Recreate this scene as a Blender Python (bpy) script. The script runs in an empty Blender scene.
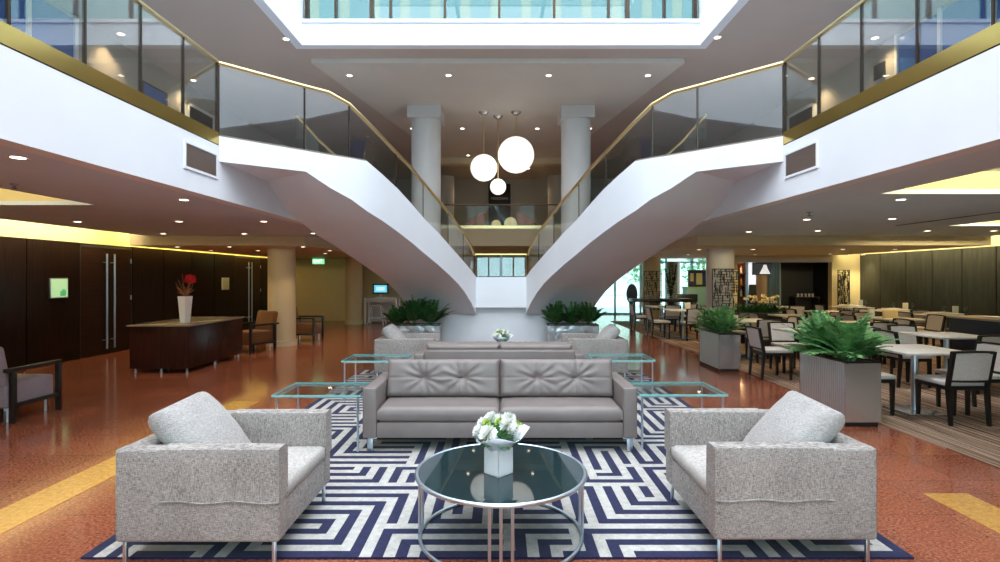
import bpy, bmesh, math, random
from mathutils import Vector, Matrix
R = math.radians
random.seed(7)
SC = bpy.context.scene
COL = SC.collection

# ------------------------------------------------------------------ helpers
def new(): return bmesh.new()

def merge(bm, t, mat=None):
    if mat is not None: bmesh.ops.transform(t, matrix=mat, verts=t.verts)
    me = bpy.data.meshes.new('tmp'); t.to_mesh(me); t.free()
    bm.from_mesh(me); bpy.data.meshes.remove(me)

def box(bm, x0, x1, y0, y1, z0, z1, bev=0.0, seg=2, mat=None):
    t = bmesh.new()
    vs = [t.verts.new((x, y, z)) for z in (z0, z1) for y in (y0, y1) for x in (x0, x1)]
    for f in ((0,2,3,1),(4,5,7,6),(0,1,5,4),(2,6,7,3),(0,4,6,2),(1,3,7,5)):
        t.faces.new([vs[i] for i in f])
    if bev > 0:
        bmesh.ops.bevel(t, geom=list(t.edges), offset=bev, segments=seg, profile=0.5, affect='EDGES')
    merge(bm, t, mat)

def prism(bm, poly, z0, z1):
    b = [bm.verts.new((x, y, z0)) for x, y in poly]
    t = [bm.verts.new((x, y, z1)) for x, y in poly]
    n = len(poly)
    bm.faces.new(t); bm.faces.new(b[::-1])
    for i in range(n): bm.faces.new((b[i], b[(i+1) % n], t[(i+1) % n], t[i]))

def tube(bm, pts, r, n=8, closed=False, caps=True):
    pts = [Vector(p) for p in pts]; m = len(pts); rings = []
    prev = None
    for i, p in enumerate(pts):
        a = pts[i-1] if (i > 0 or closed) else p
        b = pts[(i+1) % m] if (i < m-1 or closed) else p
        d = (b - a).normalized()
        if prev is None:
            u = d.orthogonal().normalized()
        else:
            u = (prev - d * prev.dot(d))
            u = u.normalized() if u.length > 1e-6 else d.orthogonal().normalized()
        prev = u; v = d.cross(u)
        rr = r[i] if isinstance(r, (list, tuple)) else r
        rings.append([bm.verts.new(p + (u*math.cos(2*math.pi*k/n) + v*math.sin(2*math.pi*k/n))*rr) for k in range(n)])
    for i in range(m if closed else m-1):
        A, B = rings[i], rings[(i+1) % m]
        for k in range(n): bm.faces.new((A[k], A[(k+1) % n], B[(k+1) % n], B[k]))
    if caps and not closed:
        bm.faces.new(rings[0][::-1]); bm.faces.new(rings[-1])

def lathe(bm, prof, n=32, c=(0, 0)):
    rings = []
    for r, z in prof:
        if r < 1e-5: rings.append([bm.verts.new((c[0], c[1], z))])
        else: rings.append([bm.verts.new((c[0]+r*math.cos(2*math.pi*k/n), c[1]+r*math.sin(2*math.pi*k/n), z)) for k in range(n)])
    for A, B in zip(rings, rings[1:]):
        for k in range(n):
            if len(A) == 1 and len(B) == 1: continue
            if len(A) == 1: bm.faces.new((A[0], B[(k+1) % n], B[k]))
            elif len(B) == 1: bm.faces.new((A[k], A[(k+1) % n], B[0]))
            else: bm.faces.new((A[k], A[(k+1) % n], B[(k+1) % n], B[k]))

def sphere(bm, c, r, sz=1.0, n=20, m=12):
    prof = [(max(0, r*math.sin(math.pi*i/m)), c[2]-r*sz*math.cos(math.pi*i/m)) for i in range(m+1)]
    prof[0] = (0, prof[0][1]); prof[-1] = (0, prof[-1][1])
    lathe(bm, prof, n, (c[0], c[1]))

def obj(name, bm, mats, parent=None, smooth=True, ang=35, loc=None, rz=0, fix=True):
    me = bpy.data.meshes.new(name)
    if fix: bmesh.ops.recalc_face_normals(bm, faces=bm.faces)
    bm.to_mesh(me); bm.free()
    if not isinstance(mats, (list, tuple)): mats = [mats]
    for m in mats: me.materials.append(m)
    if smooth:
        me.polygons.foreach_set('use_smooth', [True]*len(me.polygons))
        me.set_sharp_from_angle(angle=R(ang))
    o = bpy.data.objects.new(name, me); COL.objects.link(o)
    if parent is not None: o.parent = parent
    if loc is not None: o.location = loc
    o.rotation_euler.z = rz
    return o

def thing(name, label, cat, loc=(0, 0, 0), rz=0, group=None):
    o = bpy.data.objects.new(name, None); COL.objects.link(o)
    o.empty_display_size = 0.1
    o.location = loc; o.rotation_euler.z = rz
    return tag(o, label, cat, group)

def tag(o, label, cat, group=None):
    o['label'] = label; o['category'] = cat
    if group: o['group'] = group
    elif 'group' in o: del o['group']
    return o

def struct(name, bm, mats, parent=None, smooth=False, **k):
    o = obj(name, bm, mats, parent, smooth=smooth, **k)
    if parent is None: o['kind'] = 'structure'
    return o

def copy_tree(o, parent=None):
    c = o.copy(); COL.objects.link(c)
    if parent is not None: c.parent = parent
    for ch in list(o.children): copy_tree(ch, c)
    return c

def dup(o, loc, rz, label, group=None):
    c = copy_tree(o); c.location = loc; c.rotation_euler.z = rz
    c['label'] = label
    if group: c['group'] = group
    return c

# ------------------------------------------------------------------ materials
def nt(name):
    m = bpy.data.materials.new(name); m.use_nodes = True
    N = m.node_tree.nodes; L = m.node_tree.links
    return m, N, L, N['Principled BSDF']

def mat(name, col, rough=0.5, metal=0.0, spec=0.5, emit=None, estr=0.0, coat=0.0, sheen=0.0):
    m, N, L, b = nt(name)
    b.inputs['Base Color'].default_value = (*col, 1)
    b.inputs['Roughness'].default_value = rough
    b.inputs['Metallic'].default_value = metal
    b.inputs['Specular IOR Level'].default_value = spec
    b.inputs['Coat Weight'].default_value = coat
    b.inputs['Sheen Weight'].default_value = sheen
    if emit:
        b.inputs['Emission Color'].default_value = (*emit, 1)
        b.inputs['Emission Strength'].default_value = estr
    return m

def ramp(N, stops):
    r = N.new('ShaderNodeValToRGB'); e = r.color_ramp.elements
    e[0].position, e[0].color = stops[0][0], (*stops[0][1], 1)
    e[1].position, e[1].color = stops[-1][0], (*stops[-1][1], 1)
    for p, c in stops[1:-1]:
        x = e.new(p); x.color = (*c, 1)
    return r

def coords(N, L, scale=(1, 1, 1), kind='Object', rot=(0, 0, 0)):
    t = N.new('ShaderNodeTexCoord'); mp = N.new('ShaderNodeMapping')
    mp.inputs['Scale'].default_value = scale; mp.inputs['Rotation'].default_value = rot
    L.new(t.outputs[kind], mp.inputs['Vector']); return mp.outputs['Vector']

def noise(N, L, vec, scale, detail=3, rough=0.55, dist=0.0):
    n = N.new('ShaderNodeTexNoise'); n.inputs['Scale'].default_value = scale
    n.inputs['Detail'].default_value = detail; n.inputs['Roughness'].default_value = rough
    n.inputs['Distortion'].default_value = dist
    L.new(vec, n.inputs['Vector']); return n.outputs['Fac']

def bump(N, L, h, b, strength=0.3, dist=0.01):
    k = N.new('ShaderNodeBump'); k.inputs['Strength'].default_value = strength
    k.inputs['Distance'].default_value = dist
    L.new(h, k.inputs['Height']); L.new(k.outputs['Normal'], b.inputs['Normal'])

def m_plaster(name, col, rough=0.6):
    m, N, L, b = nt(name)
    v = coords(N, L); f = noise(N, L, v, 1.2, 2)
    c2 = tuple(x*0.96 for x in col)
    r = ramp(N, [(0.35, c2), (0.65, col)]); L.new(f, r.inputs['Fac']); L.new(r.outputs['Color'], b.inputs['Base Color'])
    b.inputs['Roughness'].default_value = rough
    f2 = noise(N, L, v, 90, 2); bump(N, L, f2, b, 0.04, 0.002)
    return m

def m_granite():
    m, N, L, b = nt('red_granite')
    v = coords(N, L)
    f = noise(N, L, v, 55, 6, 0.75)
    r = ramp(N, [(0.30, (0.04, 0.016, 0.012)), (0.42, (0.24, 0.065, 0.034)), (0.55, (0.40, 0.135, 0.075)), (0.76, (0.62, 0.36, 0.25))])
    L.new(f, r.inputs['Fac'])
    g = noise(N, L, v, 1.3, 3)
    mx = N.new('ShaderNodeMix'); mx.data_type = 'RGBA'; mx.blend_type = 'MULTIPLY'
    mx.inputs['Factor'].default_value = 0.7
    r2 = ramp(N, [(0.3, (0.72, 0.66, 0.62)), (0.7, (1.0, 1.0, 1.0))]); L.new(g, r2.inputs['Fac'])
    L.new(r.outputs['Color'], mx.inputs['A']); L.new(r2.outputs['Color'], mx.inputs['B'])
    # tile joints
    bt = N.new('ShaderNodeTexBrick'); bt.offset = 0.0
    bt.inputs['Scale'].default_value = 1.0; bt.inputs['Brick Width'].default_value = 0.6; bt.inputs['Row Height'].default_value = 0.6
    bt.inputs['Mortar Size'].default_value = 0.003; bt.inputs['Mortar Smooth'].default_value = 0.1
    bt.inputs['Color1'].default_value = (1, 1, 1, 1); bt.inputs['Color2'].default_value = (0.86, 0.84, 0.83, 1); bt.inputs['Mortar'].default_value = (0.5, 0.42, 0.38, 1)
    L.new(v, bt.inputs['Vector'])
    m2 = N.new('ShaderNodeMix'); m2.data_type = 'RGBA'; m2.blend_type = 'MULTIPLY'; m2.inputs['Factor'].default_value = 0.85
    L.new(mx.outputs['Result'], m2.inputs['A']); L.new(bt.outputs['Color'], m2.inputs['B'])
    L.new(m2.outputs['Result'], b.inputs['Base Color'])
    b.inputs['Roughness'].default_value = 0.13
    b.inputs['Specular IOR Level'].default_value = 0.55
    return m

def m_light_patch():  # yellow light on the floor, put into the colour
    m, N, L, b = nt('yellow_light_patch')
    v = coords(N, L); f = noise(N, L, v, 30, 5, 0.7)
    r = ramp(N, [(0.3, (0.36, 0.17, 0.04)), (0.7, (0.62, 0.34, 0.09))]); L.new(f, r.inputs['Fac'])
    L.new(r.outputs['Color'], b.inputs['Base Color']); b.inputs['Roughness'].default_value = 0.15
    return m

def m_wood(name, c1, c2, rough=0.35, scale=(14, 14, 0.9), coat=0.0):
    m, N, L, b = nt(name)
    v = coords(N, L, scale); f = noise(N, L, v, 2.0, 5, 0.6, 0.6)
    r = ramp(N, [(0.3, c1), (0.7, c2)]); L.new(f, r.inputs['Fac']); L.new(r.outputs['Color'], b.inputs['Base Color'])
    b.inputs['Roughness'].default_value = rough; b.inputs['Coat Weight'].default_value = coat; b.inputs['Specular IOR Level'].default_value = 0.12
    return m

def m_weave(name, c1, c2, s=1.0):
    m, N, L, b = nt(name)
    va = coords(N, L, (40*s, 40*s, 420*s)); vb = coords(N, L, (420*s, 420*s, 40*s))
    fa = noise(N, L, va, 1.0, 2, 0.6); fb = noise(N, L, vb, 1.0, 2, 0.6)
    vd = coords(N, L); fc = noise(N, L, vd, 3.0, 2)
    ad = N.new('ShaderNodeMath'); ad.operation = 'ADD'; L.new(fa, ad.inputs[0]); L.new(fb, ad.inputs[1])
    a2 = N.new('ShaderNodeMath'); a2.operation = 'MULTIPLY_ADD'; a2.inputs[1].default_value = 0.25
    L.new(fc, a2.inputs[0]); L.new(ad.outputs[0], a2.inputs[2])
    mu = N.new('ShaderNodeMath'); mu.operation = 'MULTIPLY'; mu.inputs[1].default_value = 0.45; L.new(a2.outputs[0], mu.inputs[0])
    r = ramp(N, [(0.40, c1), (0.62, c2)]); L.new(mu.outputs[0], r.inputs['Fac'])
    L.new(r.outputs['Color'], b.inputs['Base Color'])
    b.inputs['Roughness'].default_value = 0.9; b.inputs['Sheen Weight'].default_value = 0.15
    b.inputs['Specular IOR Level'].default_value = 0.2
    bump(N, L, ad.outputs[0], b, 0.25, 0.003)
    return m

def m_leather(name, col):
    m, N, L, b = nt(name)
    v = coords(N, L); f = noise(N, L, v, 160, 3); g = noise(N, L, v, 5, 3)
    r = ramp(N, [(0.3, tuple(x*0.86 for x in col)), (0.7, col)]); L.new(g, r.inputs['Fac']); L.new(r.outputs['Color'], b.inputs['Base Color'])
    b.inputs['Roughness'].default_value = 0.42
    bump(N, L, f, b, 0.08, 0.002)
    return m

def m_glass(name, tint=(0.9, 0.95, 0.94), refl=1.0, base=0.02, rough=0.0):
    m = bpy.data.materials.new(name); m.use_nodes = True
    N = m.node_tree.nodes; L = m.node_tree.links; N.clear()
    o = N.new('ShaderNodeOutputMaterial'); mx = N.new('ShaderNodeMixShader')
    t = N.new('ShaderNodeBsdfTransparent'); g = N.new('ShaderNodeBsdfGlossy')
    t.inputs['Color'].default_value = (*tint, 1); g.inputs['Color'].default_value = (0.95, 0.98, 1, 1)
    g.inputs['Roughness'].default_value = rough
    lw = N.new('ShaderNodeLayerWeight'); lw.inputs['Blend'].default_value = 0.5
    pw = N.new('ShaderNodeMath'); pw.operation = 'POWER'; pw.inputs[1].default_value = 4.0
    L.new(lw.outputs['Facing'], pw.inputs[0])
    ma = N.new('ShaderNodeMath'); ma.operation = 'MULTIPLY_ADD'; ma.inputs[1].default_value = refl*0.55; ma.inputs[2].default_value = base+refl*0.025
    ma.use_clamp = True
    L.new(pw.outputs[0], ma.inputs[0]); L.new(ma.outputs[0], mx.inputs['Fac'])
    L.new(t.outputs[0], mx.inputs[1]); L.new(g.outputs[0], mx.inputs[2]); L.new(mx.outputs[0], o.inputs['Surface'])
    return m

def m_brushed(name, col, rough=0.3, wavy=False):
    m, N, L, b = nt(name)
    b.inputs['Base Color'].default_value = (*col, 1); b.inputs['Metallic'].default_value = 0.8; b.inputs['Roughness'].default_value = rough
    if wavy:
        v = coords(N, L, (1, 1, 1))
        w = N.new('ShaderNodeTexWave'); w.wave_type = 'BANDS'; w.bands_direction = 'Y'
        w.inputs['Scale'].default_value = 9.0; w.inputs['Distortion'].default_value = 3.0; w.inputs['Detail'].default_value = 1.0
        w.inputs['Detail Scale'].default_value = 0.8
        L.new(v, w.inputs['Vector']); bump(N, L, w.outputs['Fac'], b, 0.6, 0.02)
    else:
        v = coords(N, L, (160, 160, 3)); f = noise(N, L, v, 1.5, 2); bump(N, L, f, b, 0.08, 0.002)
    return m

def m_leaf(name, c1, c2):
    m, N, L, b = nt(name)
    v = coords(N, L); f = noise(N, L, v, 14, 3)
    r = ramp(N, [(0.3, c1), (0.7, c2)]); L.new(f, r.inputs['Fac']); L.new(r.outputs['Color'], b.inputs['Base Color'])
    b.inputs['Roughness'].default_value = 0.4
    return m

def m_carpet():
    m, N, L, b = nt('striped_carpet')
    v = coords(N, L, (9, 0.05, 1)); f = noise(N, L, v, 2.2, 3, 0.8)
    r = ramp(N, [(0.30, (0.10, 0.05, 0.035)), (0.42, (0.36, 0.27, 0.2)), (0.5, (0.16, 0.09, 0.06)), (0.58, (0.5, 0.42, 0.34)), (0.66, (0.22, 0.12, 0.07)), (0.74, (0.45, 0.36, 0.28))])
    r.color_ramp.interpolation = 'CONSTANT'
    L.new(f, r.inputs['Fac']); L.new(r.outputs['Color'], b.inputs['Base Color'])
    b.inputs['Roughness'].default_value = 0.95; b.inputs['Specular IOR Level'].default_value = 0.1
    return m

M = {}
M['white'] = m_plaster('white_plaster', (0.80, 0.825, 0.88), 0.55)
M['taupe'] = m_plaster('taupe_ceiling', (0.52, 0.43, 0.385), 0.6)
M['greige'] = m_plaster('greige_ceiling', (0.62, 0.58, 0.53), 0.6)
M['soffit'] = m_plaster('soffit_plaster', (0.66, 0.77, 0.93), 0.6)
M['cream'] = m_plaster('cream_plaster', (0.66, 0.565, 0.37), 0.6)
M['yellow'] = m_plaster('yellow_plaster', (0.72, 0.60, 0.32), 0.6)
M['grey'] = m_plaster('grey_plaster', (0.60, 0.58, 0.57), 0.6)
M['gallery'] = m_plaster('gallery_wall', (0.45, 0.42, 0.37), 0.7)
M['granite'] = m_granite()
M['lightpatch'] = m_light_patch()
M['carpet'] = m_carpet()
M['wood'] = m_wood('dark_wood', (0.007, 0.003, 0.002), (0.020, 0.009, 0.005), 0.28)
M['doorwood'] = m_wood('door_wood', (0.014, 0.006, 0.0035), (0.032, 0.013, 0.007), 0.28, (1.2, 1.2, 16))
M['counterwood'] = m_wood('counter_wood', (0.030, 0.010, 0.008), (0.060, 0.020, 0.014), 0.25)
M['slate'] = m_wood('slate_panel', (0.026, 0.027, 0.020), (0.048, 0.047, 0.034), 0.35, (6, 6, 0.6))
M['black'] = mat('black_gap', (0.006, 0.006, 0.007), 0.5)
M['chairwood'] = mat('black_chair_wood', (0.010, 0.009, 0.009), 0.35)
M['chrome'] = mat('chrome', (0.66, 0.77, 0.88), 0.34, 1.0)
M['steel'] = m_brushed('brushed_steel', (0.56, 0.55, 0.56), 0.27)
M['wavy'] = m_brushed('wavy_steel', (0.58, 0.57, 0.60), 0.34, True)
M['brass'] = mat('polished_brass', (0.66, 0.50, 0.16), 0.18, 1.0)
M['brassdull'] = mat('satin_brass', (0.70, 0.53, 0.27), 0.3, 1.0)
M['bronze'] = mat('bronze_post', (0.05, 0.035, 0.025), 0.35, 0.6)
M['weave'] = m_weave('grey_weave', (0.125, 0.108, 0.10), (0.52, 0.475, 0.45))
M['weavelight'] = m_weave('pillow_weave', (0.24, 0.225, 0.22), (0.54, 0.515, 0.505))
M['seatweave'] = m_weave('seat_weave', (0.34, 0.32, 0.305), (0.62, 0.585, 0.56))
M['leather'] = m_leather('grey_leather', (0.215, 0.18, 0.172))
M['brownfab'] = m_weave('brown_fabric', (0.11, 0.045, 0.014), (0.25, 0.11, 0.035))
M['mauvefab'] = m_weave('mauve_fabric', (0.24, 0.20, 0.23), (0.42, 0.36, 0.40))
M['chairfab'] = m_weave('pale_chair_fabric', (0.50, 0.48, 0.47), (0.74, 0.72, 0.70))
M['chairback'] = m_weave('taupe_chair_back', (0.34, 0.30, 0.26), (0.52, 0.47, 0.42))
M['laminate'] = mat('pale_laminate', (0.74, 0.73, 0.70), 0.3)
M['paint'] = mat('white_paint', (0.82, 0.82, 0.80), 0.35)
M['rugcream'] = m_weave('rug_cream', (0.38, 0.365, 0.345), (0.57, 0.55, 0.52), 0.6)
M['rugnavy'] = m_weave('rug_navy', (0.006, 0.007, 0.036), (0.016, 0.018, 0.08), 0.6)
M['balglass'] = m_glass('balustrade_glass', (0.90, 0.93, 0.92), 1.5, 0.05)
M['clear'] = m_glass('clear_glass', (0.93, 0.98, 0.975), 0.8, 0.01)
M['dullglass'] = m_glass('mezzanine_glass', (0.92, 0.93, 0.90), 0.35, 0.0)
M['edge'] = mat('green_glass_edge', (0.25, 0.58, 0.58), 0.15)
M['window'] = m_glass('window_glass', (0.72, 0.9, 0.92), 0.6, 0.02)
M['smoke'] = mat('smoked_glass', (0.008, 0.028, 0.034), 0.03, 0.0, 0.9)
M['lamp'] = mat('lit_lamp', (1, 1, 1), 0.4, emit=(1.0, 0.86, 0.62), estr=9.0)
M['globe'] = mat('lit_globe', (1, 1, 1), 0.4, emit=(1.0, 0.94, 0.82), estr=1.0)
M['globedim'] = mat('dim_globe', (0.5, 0.5, 0.35), 0.4, emit=(0.9, 0.8, 0.45), estr=0.35)
M['leaf'] = m_leaf('palm_leaf', (0.018, 0.11, 0.02), (0.24, 0.52, 0.19))
M['leaf2'] = m_leaf('dark_leaf', (0.008, 0.045, 0.012), (0.05, 0.17, 0.04))
M['petal'] = mat('white_petal', (0.88, 0.89, 0.84), 0.6)
M['lime'] = mat('lime_petal', (0.45, 0.62, 0.12), 0.6)
M['paper'] = mat('wrap_paper', (0.72, 0.76, 0.86), 0.35)
M['vasewhite'] = mat('white_ceramic', (0.90, 0.89, 0.92), 0.25)
M['soil'] = mat('potting_soil', (0.25, 0.19, 0.12), 0.9)
M['red'] = mat('red_flower', (0.60, 0.012, 0.02), 0.5)
M['twig'] = mat('brown_twig', (0.22, 0.10, 0.05), 0.7)
M['salmon'] = mat('salmon_fabric', (0.45, 0.17, 0.10), 0.8)
M['screen'] = mat('lit_screen', (0.1, 0.3, 0.4), 0.3, emit=(0.12, 0.62, 0.85), estr=1.0)
M['notice'] = mat('lit_notice', (0.3, 0.5, 0.3), 0.3, emit=(0.40, 0.62, 0.33), estr=0.75)
M['noticegreen'] = mat('notice_green', (0.05, 0.3, 0.1), 0.3, emit=(0.08, 0.5, 0.2), estr=0.6)
M['notepaper'] = mat('notice_paper', (0.75, 0.76, 0.5), 0.6)
M['exit'] = mat('exit_green', (0.05, 0.5, 0.15), 0.3, emit=(0.25, 0.9, 0.35), estr=1.2)
M['exitwhite'] = mat('exit_white', (0.9, 0.9, 0.9), 0.3, emit=(0.9, 1, 0.9), estr=2.0)
M['navysign'] = mat('navy_board', (0.008, 0.016, 0.05), 0.4)
M['letter'] = mat('pale_lettering', (0.5, 0.47, 0.42), 0.5)
M['olive'] = m_plaster('olive_column', (0.13, 0.13, 0.06), 0.5)
M['teal'] = m_wood('teal_curtain', (0.08, 0.17, 0.19), (0.28, 0.44, 0.46), 0.6, (14, 14, 0.2))
M['tan'] = m_plaster('tan_column', (0.42, 0.28, 0.14), 0.5)
M['mint'] = mat('mint_counter', (0.35, 0.62, 0.5), 0.4)
M['redbrown'] = mat('redbrown_shelf', (0.10, 0.03, 0.015), 0.4)
M['pave'] = m_plaster('pale_paving', (0.62, 0.66, 0.64), 0.8)
M['tvpic'] = mat('tv_picture', (0.5, 0.5, 0.5), 0.3, emit=(0.75, 0.72, 0.7), estr=0.9)
M['tvdark'] = mat('tv_dark', (0.02, 0.02, 0.025), 0.2, emit=(0.05, 0.06, 0.07), estr=0.5)
M['amber'] = mat('amber_bottle', (0.5, 0.2, 0.05), 0.1)
M['bottle'] = mat('pale_bottle', (0.6, 0.6, 0.55), 0.1)
M['skyblueglass'] = mat('sky_blue_glazing', (0.03, 0.15, 0.48), 0.08, 0.0, 0.8)  # blue of the reflected sky is put into the base colour
M['vent'] = mat('vent_brown', (0.16, 0.11, 0.085), 0.5)
M['facade'] = m_plaster('pale_facade', (0.56, 0.55, 0.47), 0.8)
M['facadewin'] = mat('facade_window', (0.28, 0.42, 0.46), 0.2)
M['napkin'] = mat('white_napkin', (0.8, 0.78, 0.72), 0.8)
M['basket'] = mat('cream_basket', (0.68, 0.56, 0.30), 0.8)

# ------------------------------------------------------------------ camera
cam_d = bpy.data.cameras.new('camera'); cam = bpy.data.objects.new('camera', cam_d); COL.objects.link(cam)
cam.location = (0, 0, 1.6); cam.rotation_euler = (R(90), 0, 0)
cam_d.sensor_width = 36; cam_d.lens = 36*535/1000
cam_d.shift_x = -0.001; cam_d.shift_y = 0.004
cam_d.clip_start = 0.05; cam_d.clip_end = 300
cam_d.shift_y = -0.004
SC.camera = cam

ZL, ZB, ZF, ZC, ZP = 2.47, 2.27, 3.06, 5.53, 5.44   # lower soffit, dropped soffit, upper floor, upper ceiling, centre panel
VX = 3.14

# ------------------------------------------------------------------ floor, rug, carpet
bm = new(); box(bm, -9.5, 12.5, -8, 24, -0.2, 0); struct('floor', bm, M['granite'])
for i, s in enumerate((-1, 1)):  # yellow strips: patches of light on the floor, painted as colour
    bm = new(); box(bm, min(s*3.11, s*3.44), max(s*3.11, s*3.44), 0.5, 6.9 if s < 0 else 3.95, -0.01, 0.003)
    struct('trim_%d' % (i+1), bm, M['lightpatch'])
bm = new(); prism(bm, [(4.24, -2), (11.15, -2), (11.15, 16.65), (6.0, 16.65), (6.0, 19.3), (3.95, 19.3)], 0.0, 0.012)
tag(obj('carpet', bm, M['carpet'], smooth=False), 'brown and cream striped carpet covering the dining area floor', 'carpet')

def make_rug():
    nx, ny = 69, 89; c = 4.72/nx; x0, y0 = -2.38, 3.03; z = 0.014; cy = 6.1/ny
    rnd = random.Random(14)
    A = [[0]*nx for _ in range(ny)]
    # navy lines on a two-cell lattice: blocks of nested angles and nested U shapes, joined end to end
    W, H = (nx+1)//2, (ny+1)//2
    blk = {}; deg = {}; dirs = {}
    def link(p, q):
        A[p[1]+q[1]][p[0]+q[0]] = 1
        for a, b in ((p, q), (q, p)):
            A[a[1]*2][a[0]*2] = 1; deg[a] = deg.get(a, 0)+1; dirs[a] = (a[0]-b[0], a[1]-b[1])
    def path(pts):
        for p, q in zip(pts, pts[1:]): link(p, q)
    b0 = 0; nb = 0
    while b0 < H:
        h = min(rnd.choice((3, 4, 4, 5)), H-b0); a0 = 0
        if H-b0-h == 1: h += 1
        while a0 < W:
            w = min(rnd.choice((3, 4, 5, 6, 7)), W-a0)
            if W-a0-w == 1: w += 1
            fx, fy, ty = rnd.random() < .5, rnd.random() < .5, rnd.random()
            def T(u, v): return (a0+(w-1-u if fx else u), b0+(h-1-v if fy else v))
            for u in range(w):
                for v in range(h): blk[T(u, v)] = nb; A[T(u, v)[1]*2][T(u, v)[0]*2] = 1
            if ty < .62:
                for k in range(max(w, h)):
                    cu, cv = w-1-k, h-1-k          # nested angles, corner at (cu, cv)
                    if cu < 0 and cv < 0: break
                    if cu >= 0 and cv >= 0: path([T(cu, v) for v in range(0, cv+1)] + [T(u, cv) for u in range(cu-1, -1, -1)])
            else:
                for k in range((w+1)//2):
                    top = h-1-k
                    if top < 0:
                        break
                    l, r = k, w-1-k
                    path([T(l, v) for v in range(0, top+1)] + [T(u, top) for u in range(l+1, r+1)] + ([T(r, v) for v in range(top-1, -1, -1)] if r > l else []))
            nb += 1; a0 += w
        b0 += h
    for p in sorted(blk):
        if deg.get(p, 0) > 1: continue
        for d in ((1, 0), (0, 1), (-1, 0), (0, -1)):
            q = (p[0]+d[0], p[1]+d[1])
            if q in blk and blk[q] != blk[p] and deg.get(q, 0) <= 1 and deg.get(p, 0) <= 1 and rnd.random() < .8: link(p, q)
    bm = new()
    V = [[bm.verts.new((x0+i*c, y0+j*cy, z)) for i in range(nx+1)] for j in range(ny+1)]
    for j in range(ny):
        for i in range(nx):
            f = bm.faces.new((V[j][i], V[j][i+1], V[j+1][i+1], V[j+1][i])); f.material_index = A[j][i]
    per = [V[0][i] for i in range(nx+1)] + [V[j][nx] for j in range(1, ny+1)] + [V[ny][i] for i in range(nx-1, -1, -1)] + [V[j][0] for j in range(ny-1, 0, -1)]
    low = [bm.verts.new((v.co.x, v.co.y, 0.001)) for v in per]
    for k in range(len(per)):
        f = bm.faces.new((per[k], low[k], low[(k+1) % len(per)], per[(k+1) % len(per)])); f.material_index = 1
    o = obj('area_rug', bm, [M['rugcream'], M['rugnavy']], smooth=False)
    tag(o, 'large navy and cream maze patterned rug under the lounge seating', 'rug')
make_rug()

# ------------------------------------------------------------------ lower level shell
def holed(bm, x0, x1, y0, y1, z0, z1, holes):
    xs = sorted({x0, x1, *[h[0] for h in holes], *[h[1] for h in holes]}); ys = sorted({y0, y1, *[h[2] for h in holes], *[h[3] for h in holes]})
    for a, b in zip(xs, xs[1:]):
        for c, d in zip(ys, ys[1:]):
            mx, my = (a+b)/2, (c+d)/2
            if any(h[0] < mx < h[1] and h[2] < my < h[3] for h in holes): continue
            box(bm, a, b, c, d, z0, z1)

YB = 11.3
# dropped ceiling panels with light recesses
hl = (-7.0, -4.9, 3.4, 6.46); hr1 = (3.97, 7.2, 3.0, 5.6); hr2 = (7.63, 10.0, 7.0, 9.13)
bm = new(); holed(bm, -7.48, -VX-0.16, -8, YB, ZL, ZL+0.05, [hl])
struct('ceiling', bm, M['soffit'])
bm = new(); holed(bm, VX+0.16, 10.35, -8, YB, ZL, ZL+0.05, [hr1, hr2])
struct('ceiling', bm, M['soffit'])
bm = new()
for h in (hl, hr1, hr2):
    e = 0.14
    X0, X1, Y0, Y1 = h[0]-e, h[1]+e, h[2]-e, h[3]+e
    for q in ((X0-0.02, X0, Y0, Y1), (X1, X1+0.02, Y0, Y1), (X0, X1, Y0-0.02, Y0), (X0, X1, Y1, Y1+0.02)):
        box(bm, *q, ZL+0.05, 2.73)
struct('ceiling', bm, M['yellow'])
# structural slabs of the upper floor (left, right, back)
bm = new(); box(bm, -9.5, -VX-0.16, -8, 24, 2.73, ZF); struct('slab_left', bm, M['soffit'])
bm = new(); box(bm, VX+0.16, 12.5, -8, 24, 2.73, ZF); struct('slab_right', bm, M['soffit'])
bm = new(); box(bm, -VX-0.16, VX+0.16, 17.2, 24, 2.60, 3.16); struct('slab_back', bm, M['cream'])
# lower soffit behind the beam
for s in (-1, 1):
    bm = new()
    xo = 7.85 if s < 0 else 10.35
    a, b = sorted((s*4.14, s*xo))
    box(bm, a, b, YB, 19.6, ZB, 2.73)
    struct('ceiling', bm, M['cream'])
    bm = new(); a, b = sorted((s*(VX+.16), s*4.14)); box(bm, a, b, YB, 19.6, ZL, 2.73)
    struct('ceiling', bm, M['soffit'])
# white fascias of the gallery edges
for s, nm in ((-1, 'wall_gallery_left'), (1, 'wall_gallery_right')):
    bm = new(); a, b = sorted((s*VX, s*(VX+0.16))); box(bm, a, b, -8, 17.2, ZL, ZF+0.0)
    struct(nm, bm, M['white'])

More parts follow.
